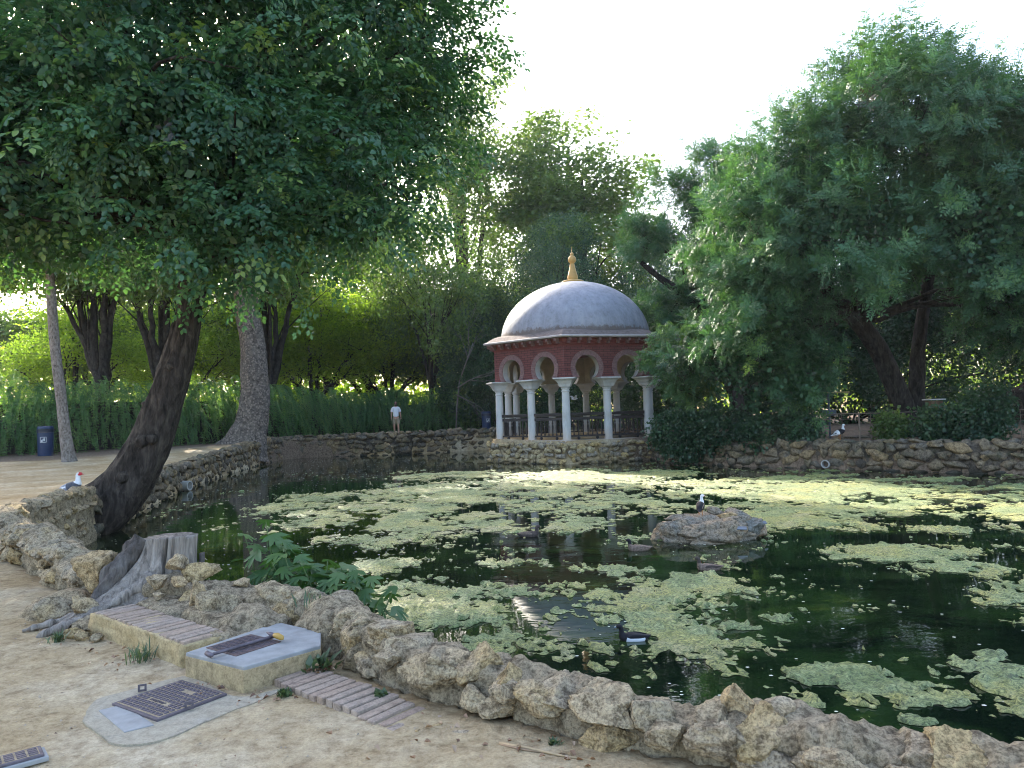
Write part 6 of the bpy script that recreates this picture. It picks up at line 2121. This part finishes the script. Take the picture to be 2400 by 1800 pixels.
for sg, wx, wy in ((-1, -.25, -.03), (1, .265, -.02)):
    h_ = MB()
    h_.tube([Vector((wx, wy, .91)), Vector((wx, wy - .005, .87)), Vector((wx, wy - .01, .825))], [.024, .034, .03], 8)
    for i in range(4):
        y_ = wy - .035 + i * .02
        ln = (.06, .072, .07, .055)[i]
        h_.tube([Vector((wx, y_, .83)), Vector((wx - sg * .004, y_ - .004, .83 - ln * .55)), Vector((wx - sg * .014, y_ - .006, .83 - ln))], [.0095, .009, .006], 6)
    h_.tube([Vector((wx - sg * .004, wy - .028, .875)), Vector((wx - sg * .008, wy - .055, .85)), Vector((wx - sg * .012, wy - .062, .815))], [.011, .01, .007], 6)
    h_.obj('hand', SKIN, man, smooth=True)
for fx_, fy_ in ((-.1, -.05), (.15, -.14)):
    sv = V * np.array([.05, .14, .045])
    sv[:, 2] = np.maximum(sv[:, 2], -.03)
    link('shoe', mesh_np('shoe', sv + np.array([fx_, fy_, .032]), F, smooth=True, mats=[SHOE]), man)

# ------------------------------------------------------------------ bins
M_BIN = simple('blue_bin_paint', (0.012, 0.03, 0.085), 0.4, 0, 0.15, 5)
M_BINLID = simple('dark_blue_plastic', (0.008, 0.014, 0.032), 0.45, 0, 0.15, 5)
M_STICK = simple('white_sticker', (0.65, 0.68, 0.72), 0.5)


def litter_bin(label, x, y, z, h, yaw=0.0):
    t_ = thing('litter_bin', label, 'bin', (x, y, z), (0, 0, yaw), 'blue litter bins')
    r_ = 0.235 * h
    MB().lathe([(r_ * 0.93, 0), (r_ * 0.95, 0.02 * h), (r_, 0.75 * h), (r_, 0.78 * h)], 28).obj('body', M_BIN, t_, auto=40)
    MB().lathe([(r_ * 1.02, 0.782 * h), (r_ * 1.06, 0.79 * h), (r_ * 1.06, 0.885 * h), (r_ * 1.0, 0.89 * h)], 28).obj('collar', M_BINLID, t_, auto=40)
    MB().lathe([(r_ * 1.02, 0.895 * h), (r_ * 1.03, 0.94 * h), (r_ * 0.98, 0.975 * h), (r_ * 0.8, 1.0 * h), (0.02, 1.0 * h)], 28).obj('lid', M_BIN, t_, auto=40)
    s_ = MB()
    w = 0.085 * h
    yy = -r_ * 0.985
    M_ = Matrix.Rotation(0.3, 3, 'Z')
    fr_ = [((-w, 0, 0), (0.014, 0.01, 2 * w)), ((w, 0, 0), (0.014, 0.01, 2 * w)), ((0, 0, w), (2 * w, 0.01, 0.014)), ((0, 0, -w), (2 * w, 0.01, 0.014)),
           ((0.3 * w, 0, -0.05 * w), (0.4 * w, 0.01, 1.0 * w)), ((0.35 * w, 0, 0.65 * w), (0.3 * w, 0.01, 0.3 * w)), ((-0.1 * w, 0, 0.2 * w), (0.6 * w, 0.01, 0.16 * w)), ((-0.45 * w, 0, -0.45 * w), (0.5 * w, 0.01, 0.7 * w))]
    for c_, s2 in fr_:
        s_.box(M_ @ Vector((c_[0], yy - 0.012, c_[2] + 0.55 * h)), s2, M=M_)
    s_.obj('pictogram', M_STICK, t_)


litter_bin('dark blue litter bin on the path beside the slim young tree', -17.97, 28.43, gz(-17.97, 28.43) - 0.02, 1.16)
litter_bin('dark blue litter bin beyond the water left of the pavilion', -1.5, 41.6, 0.34, 1.12, 0.1)

# ------------------------------------------------------------------ island furniture
M_POST = simple('blue_grey_paint', (0.05, 0.07, 0.09), 0.5)
M_WIRE = simple('rusty_wire', (0.17, 0.13, 0.1), 0.8, 0.0)
M_CONC = simple('pale_concrete', (0.4, 0.39, 0.37), 0.85, 0, 0.15, 6)
lp = thing('lamp_post', 'slim blue grey lamp post on a concrete foot behind the ivy', 'lamp post', (9.6, 26, 0.12))
MB().box((0, 0, 0.3), (0.5, 0.5, 0.64), taper=0.5).obj('foot', M_CONC, lp, bevel=0.02)
MB().lathe([(0.1, 0.62), (0.1, 1.4), (0.06, 1.45), (0.055, 4.6), (0.05, 4.9)], 14).obj('pole', M_POST, lp, auto=40)
MB().lathe([(0.06, 4.9), (0.2, 5.05), (0.24, 5.3), (0.1, 5.5), (0.02, 5.6)], 14).obj('lantern', M_POST, lp, auto=40)
sg_ = thing('feeder_post', 'thin post with a small tray behind the standing island duck', 'post', (10.5, 24.6, 0.12))
MB().lathe([(0.035, 0), (0.035, 1.5), (0.02, 1.52)], 10).obj('post', M_POST, sg_, auto=40)
MB().box((0, 0, 0.85), (0.36, 0.3, 0.2)).obj('box', M_POST, sg_, bevel=0.02)
MB().box((0.25, 0, 1.52), (0.8, 0.3, 0.04)).obj('tray', simple('ochre_tray', (0.3, 0.25, 0.1), 0.7), sg_, bevel=0.01)
fd = thing('bird_table', 'white roofed wooden bird table right of the forked trunk', 'bird table', (13.2, 23.2, 0.1))
MB().lathe([(0.04, 0), (0.035, 0.95)], 10).obj('post', M_BARK_BLACK, fd, auto=40)
MB().box((0, 0, 1.05), (0.34, 0.3, 0.22), taper=1.15).obj('hopper', simple('old_timber', (0.16, 0.1, 0.06), 0.85, 0, 0.3, 14), fd, bevel=0.01)
MB().box((0, 0, 1.2), (0.52, 0.42, 0.035)).obj('roof', simple('white_board', (0.65, 0.65, 0.64), 0.6), fd, bevel=0.006)

fence = thing('wire_fence', 'low rusty post and wire fence along the island bank', 'fence', (0, 0, 0))
fpts = [(8.6, 24.2), (9.35, 23.4), (10.5, 22.5), (11.6, 22.6), (12.6, 22.9), (13.9, 21.6), (15.6, 20.2), (17.2, 19.2)]
fpm = MB().lathe([(0.024, -0.3), (0.024, 0.85), (0.014, 0.87)], 8).mesh('post', M_WIRE)
fp2 = MB().lathe([(0.012, -0.2), (0.012, 0.82)], 6).mesh('stake', M_WIRE)
for i, (x, y) in enumerate(fpts):
    link('post', fpm, fence, loc=(x, y, gz(x, y)))
    if i:
        x0, y0 = fpts[i - 1]
        for q in (1 / 3, 2 / 3):
            link('stake', fp2, fence, loc=(x0 + (x - x0) * q, y0 + (y - y0) * q, gz(x, y)))
for z in (0.14, 0.32, 0.5, 0.68, 0.84):
    MB().tube([Vector((x, y, gz(x, y) + z + 0.012 * math.sin(x * 3 + z * 9))) for x, y in fpts], [0.009 if z < 0.8 else 0.016] * len(fpts), 5).obj('wire', M_WIRE, fence)

lg = thing('fallen_log', 'thick fallen dark log sloping up at the right edge', 'log')
link('trunk', trunk_mesh('trunk', [(13.6, 22.0, 0.55), (14.3, 21.9, 0.85), (15.2, 21.8, 1.25), (16.6, 21.6, 1.7)], [0.3, 0.42, 0.46, 0.44], M_BARK_TREE, 40, 60, 0.16, 91, 1.0), lg)
MB().lathe([(0.001, 0), (0.26, 0.0), (0.28, 0.04), (0.02, 0.06)], 20).obj('cut_end', M_BARK_D, lg, loc=(13.6, 22.0, 0.55), rot=(0, rad(-65), 0))
brk = thing('boulder', 'mossy boulder on the bank below the fallen log', 'rock', (14.9, 19.6, 0.15))
link('stone', ROCKS_FAR[3], brk, scale=(0.55, 0.4, 0.36))
for k, (x, y, sz) in enumerate([(9.9, 24.2, 0.2), (11.3, 24.4, 0.26), (11.9, 24.6, 0.32), (10.9, 24.5, 0.18), (12.6, 24.9, 0.3)]):
    t_ = thing('boulder', ['brown boulder behind the standing island duck', 'small boulder behind the wire fence below the tray', 'long boulder under the forked trunk', 'tiny boulder beside the feeder post', 'rightmost boulder at the foot of the forked trunk'][k], 'rock', (x, y, gz(x, y)), group='boulders behind the wire fence')
    link('stone', ROCKS_FAR[k], t_, scale=(sz * 1.6, sz, sz * 0.7))


def drain(label, x, y, z, yaw, r_):
    t_ = thing('drain_pipe', label, 'pipe', (x, y, z), (0, 0, yaw))
    n_ = 24
    V = []
    for rr2, yy in ((r_, 0.5), (r_, -0.14), (r_ * 0.8, -0.14), (r_ * 0.8, 0.5)):
        V += [(rr2 * math.cos(2 * math.pi * i / n_), yy, rr2 * math.sin(2 * math.pi * i / n_)) for i in range(n_)]
    F = [(j * n_ + i, j * n_ + (i + 1) % n_, (j + 1) * n_ + (i + 1) % n_, (j + 1) * n_ + i) for j in range(3) for i in range(n_)]
    MB().add(V, F).obj('pipe', M_CONC if r_ > 0.1 else M_IRON, t_, smooth=False)
    MB().lathe([(r_ * 0.79, 0), (r_ * 0.79, 0.01)], n_).obj('bore_shade', F_BLACK, t_, loc=(0, 0.4, 0), rot=(rad(90), 0, 0))  # black disc inside the bore stands in for its inner shade


drain('round drain pipe poking from the island bank above the water', 9.2, 21.9, -0.5, rad(-42), 0.12)
drain('dark drain pipe poking from the left bank above the water', -9.45, 21.3, -0.5, rad(80), 0.14)

# ------------------------------------------------------------------ bare grey branches left of the dome
bt_ = thing('bare_branch', 'dead grey branching twigs in front of the dark shrubs left of the pavilion', 'branch', (-3.4, 43.6, 0.3))
r_b = random.Random(3)
bm_ = MB()


def grow(p, d, ln, r_, lev):
    q = p + d * ln
    m_ = p.lerp(q, 0.5) + Vector((r_b.uniform(-.08, .08), 0, r_b.uniform(-.05, .08))) * ln
    bm_.tube([p, m_, q], [r_, r_ * 0.8, r_ * 0.55], 5)
    if lev:
        for _ in range(r_b.randint(2, 3)):
            dd = (d + Vector((r_b.uniform(-.7, .7), r_b.uniform(-.3, .3), r_b.uniform(-.6, .5)))).normalized()
            grow(p.lerp(q, r_b.uniform(0.4, 1.0)), dd, ln * r_b.uniform(0.5, 0.8), r_ * 0.55, lev - 1)


bm_.tube([Vector((0, 0, -0.2)), Vector((0.1, 0, 1.4)), Vector((0.3, 0, 3.0))], [0.05, 0.045, 0.035], 6)
grow(Vector((0.2, -0.2, 2.6)), Vector((0.75, -0.4, 0.35)).normalized(), 1.8, 0.045, 3)
grow(Vector((0.1, -0.1, 2.2)), Vector((0.5, -0.5, -0.25)).normalized(), 1.4, 0.035, 3)
grow(Vector((0.3, 0, 3.0)), Vector((0.4, -0.1, 1)).normalized(), 2.4, 0.045, 3)
bm_.obj('twigs', M_TWIG_GREY, bt_, smooth=True)

# ------------------------------------------------------------------ weeds, litter, stick, pebbles
M_GRASS = leaf_mat('weed_leaf', [(0.0, (0.06, 0.09, 0.045)), (0.5, (0.09, 0.13, 0.065)), (1.0, (0.15, 0.19, 0.1))], 0.3)


def weed(label, x, y, z, h, n, seed, wide=0.012):
    r_ = np.random.default_rng(seed)
    t_ = thing('weed', label, 'weed', (x, y, z))
    acc = Acc()
    for k in range(n):
        a = r_.uniform(0, 6.28)
        ln = h * r_.uniform(0.5, 1.1)
        tilt = r_.uniform(0.1, 0.9)
        d = np.array([math.cos(a) * tilt, math.sin(a) * tilt, 1.0])
        d /= np.linalg.norm(d)
        p0 = np.array([r_.normal() * h * 0.25, r_.normal() * h * 0.25, -0.005])
        s_ = np.array([-math.sin(a), math.cos(a), 0]) * wide * r_.uniform(0.5, 1.2)
        m_ = p0 + d * ln * 0.55
        e_ = p0 + d * ln + np.array([d[0], d[1], -0.5]) * ln * 0.25
        V = np.array([p0 - s_ * 0.5, p0 + s_ * 0.5, m_ + s_, m_ - s_, e_ + s_ * 0.15, e_ - s_ * 0.15])
        acc.add(V, np.array([[0, 1, 2, 3], [3, 2, 4, 5]]), float(np.clip(0.5 + 0.2 * r_.normal(), 0, 1)))
    link('blades', acc.mesh('blades', M_GRASS), t_)


weed('tuft of weeds by the left end of the brick step', -2.72, 4.42, 0.0, 0.07, 60, 1, 0.006)
weed('tall feathery weed against the rendered side of the brick step', -2.02, 4.0, 0.0, 0.12, 60, 2, 0.004)
weed('small weed patch at the left end of the brick edging', -1.08, 3.42, 0.0, 0.05, 60, 3)
weed('weed growing in the corner of the box and the wall', -1.0, 3.7, 0.02, 0.11, 40, 4, 0.018)
weed('broad leaved green weed at the foot of the wall', -0.62, 3.34, 0.0, 0.06, 22, 5, 0.022)
weed('grass tuft in a crack of the wall', 0.02, 3.05, 0.1, 0.05, 50, 6, 0.005)
weed('low weed at the wall foot near the dry stick', 0.12, 2.84, 0.0, 0.035, 40, 7, 0.006)
weed('thin dry weed standing on the wall above the box', -1.18, 4.28, 0.2, 0.13, 14, 8, 0.005)

r = np.random.default_rng(77)
M_DRYLEAF = leaf_mat('dry_leaf', [(0.0, (0.12, 0.06, 0.035)), (0.5, (0.3, 0.17, 0.09)), (1.0, (0.45, 0.33, 0.22))], 0.15, (1.2, 1.0, 0.7))
acc = Acc()
lv, lf = leaf6(0.03, 0.02, 0.35, 0.3)
spots = [(-1.0, 3.66, 0.05, 26, 0.03), (-2.1, 4.0, 0.16, 30, 0.0), (-1.15, 3.4, 0.08, 24, 0.0), (-2.5, 4.3, 0.15, 16, 0.0), (-0.1, 2.95, 0.25, 40, 0.0), (-1.45, 3.52, 0.1, 14, 0.004), (0.25, 2.75, 0.2, 26, 0.0)]
for sx, sy, sr, n, z in spots:
    for k in range(n):
        p = np.array([sx + r.normal() * sr, sy + r.normal() * sr * 0.6, z + 0.006 + abs(r.normal()) * 0.01])
        B = basis(np.array([r.normal(), r.normal(), r.normal() * 0.2]), np.array([0, 0, 1.0]) + r.normal(size=3) * 0.4)
        acc.add((lv * r.uniform(0.35, 1.1)) @ B.T + p, lf, float(np.clip(r.random(), 0, 1)))
n = 160
for k in range(n):
    p = np.array([r.uniform(-3, 1.2), r.uniform(2.4, 6.5), 0.012])
    if pond_sdf(p[:1], p[1:2])[0] < 0.25:
        continue
    B = basis(np.array([r.normal(), r.normal(), 0.1]), np.array([0, 0, 1.0]) + r.normal(size=3) * 0.2)
    acc.add((lv * r.uniform(0.2, 0.5)) @ B.T + p, lf, float(r.random() * 0.6))
o = link('leaf_litter', acc.mesh('leaf_litter', M_DRYLEAF))
tag(o, 'scattered dry brown leaves at the foot of the wall and box', 'leaves', kind='stuff')

n = 9000
px = r.uniform(-6, 1.6, n)
py = 2.3 + (r.random(n) ** 1.7) * 9
k = pond_sdf(px, py) > 0.22
px, py = px[k], py[k]
s = 0.0018 + 0.0045 * r.random(len(px)) ** 3
tv = np.array([[1, 0, 0], [-0.5, 0.87, 0], [-0.5, -0.87, 0], [0.1, 0, 0.9]])
V = (tv[None] * s[:, None, None] * r.uniform(0.7, 1.5, (len(px), 1, 3)) + np.stack([px, py, np.full(len(px), 0.003)], 1)[:, None, :]).reshape(-1, 3)
F = (np.array([[0, 1, 3], [1, 2, 3], [2, 0, 3]])[None] + 4 * np.arange(len(px))[:, None, None]).reshape(-1, 3)
o = link('gravel', mesh_np('gravel', V, F, {'tint': np.zeros(len(V))}, mats=[simple('grit', (0.33, 0.27, 0.2), 0.9, 0, 0.5, 60)]))
tag(o, 'fine grit and pebbles strewn over the sandy path', 'gravel', kind='stuff')

sk = thing('dry_stick', 'split dry stick lying on the sand before the wall', 'stick', (0, 0, 0))
MB().tube([Vector((-0.09, 2.845, 0.012)), Vector((0.02, 2.79, 0.014)), Vector((0.13, 2.735, 0.01)), Vector((0.24, 2.69, 0.008))], [0.005, 0.0055, 0.004, 0.0015], 6).obj('stem', simple('dry_wood', (0.42, 0.3, 0.17), 0.85, 0, 0.2, 20), sk, smooth=True)
MB().tube([Vector((-0.085, 2.838, 0.01)), Vector((0.0, 2.785, 0.012)), Vector((0.07, 2.76, 0.01))], [0.004, 0.004, 0.001], 6).obj('splinter', simple('dry_wood_dark', (0.3, 0.2, 0.12), 0.85), sk, smooth=True)
for k, (x, y, sx_) in enumerate([(-0.24, 2.98, 0.07), (-0.35, 3.05, 0.05), (-0.18, 2.94, 0.05), (-0.42, 3.0, 0.035)]):
    t_ = thing('brick_fragment', ['flat pale brick fragment before the wall, the largest one', 'pale brick fragment nearest the brick edging', 'pale brick fragment nearest the dry stick', 'tiny pale brick crumb on the sand'][k], 'brick', (x, y, 0.002), (0, 0, 0.4 * k), 'sunken brick fragments')
    link('fragment', ROCKS_OCHRE[k], t_, mat=None, scale=(sx_ * 0.6, sx_ * 0.35, 0.007))

# ------------------------------------------------------------------ thin haze volume added to lift the distant darks
hz = MB().box((0, 40, 15), (260, 110, 34)).obj('haze', [], None)
mh = bpy.data.materials.new('haze_air')
mh.use_nodes = True
mh.node_tree.nodes.clear()
ho = mh.node_tree.nodes.new('ShaderNodeOutputMaterial')
hv_ = mh.node_tree.nodes.new('ShaderNodeVolumePrincipled')
hv_.inputs['Color'].default_value = (0.93, 0.95, 1.0, 1)
hv_.inputs['Density'].default_value = 0.0003
hv_.inputs['Anisotropy'].default_value = 0.3
mh.node_tree.links.new(hv_.outputs[0], ho.inputs['Volume'])
hz.data.materials.clear()
hz.data.materials.append(mh)
tag(hz, 'thin pale haze volume added over the whole park to soften distant darks', 'haze', kind='stuff')
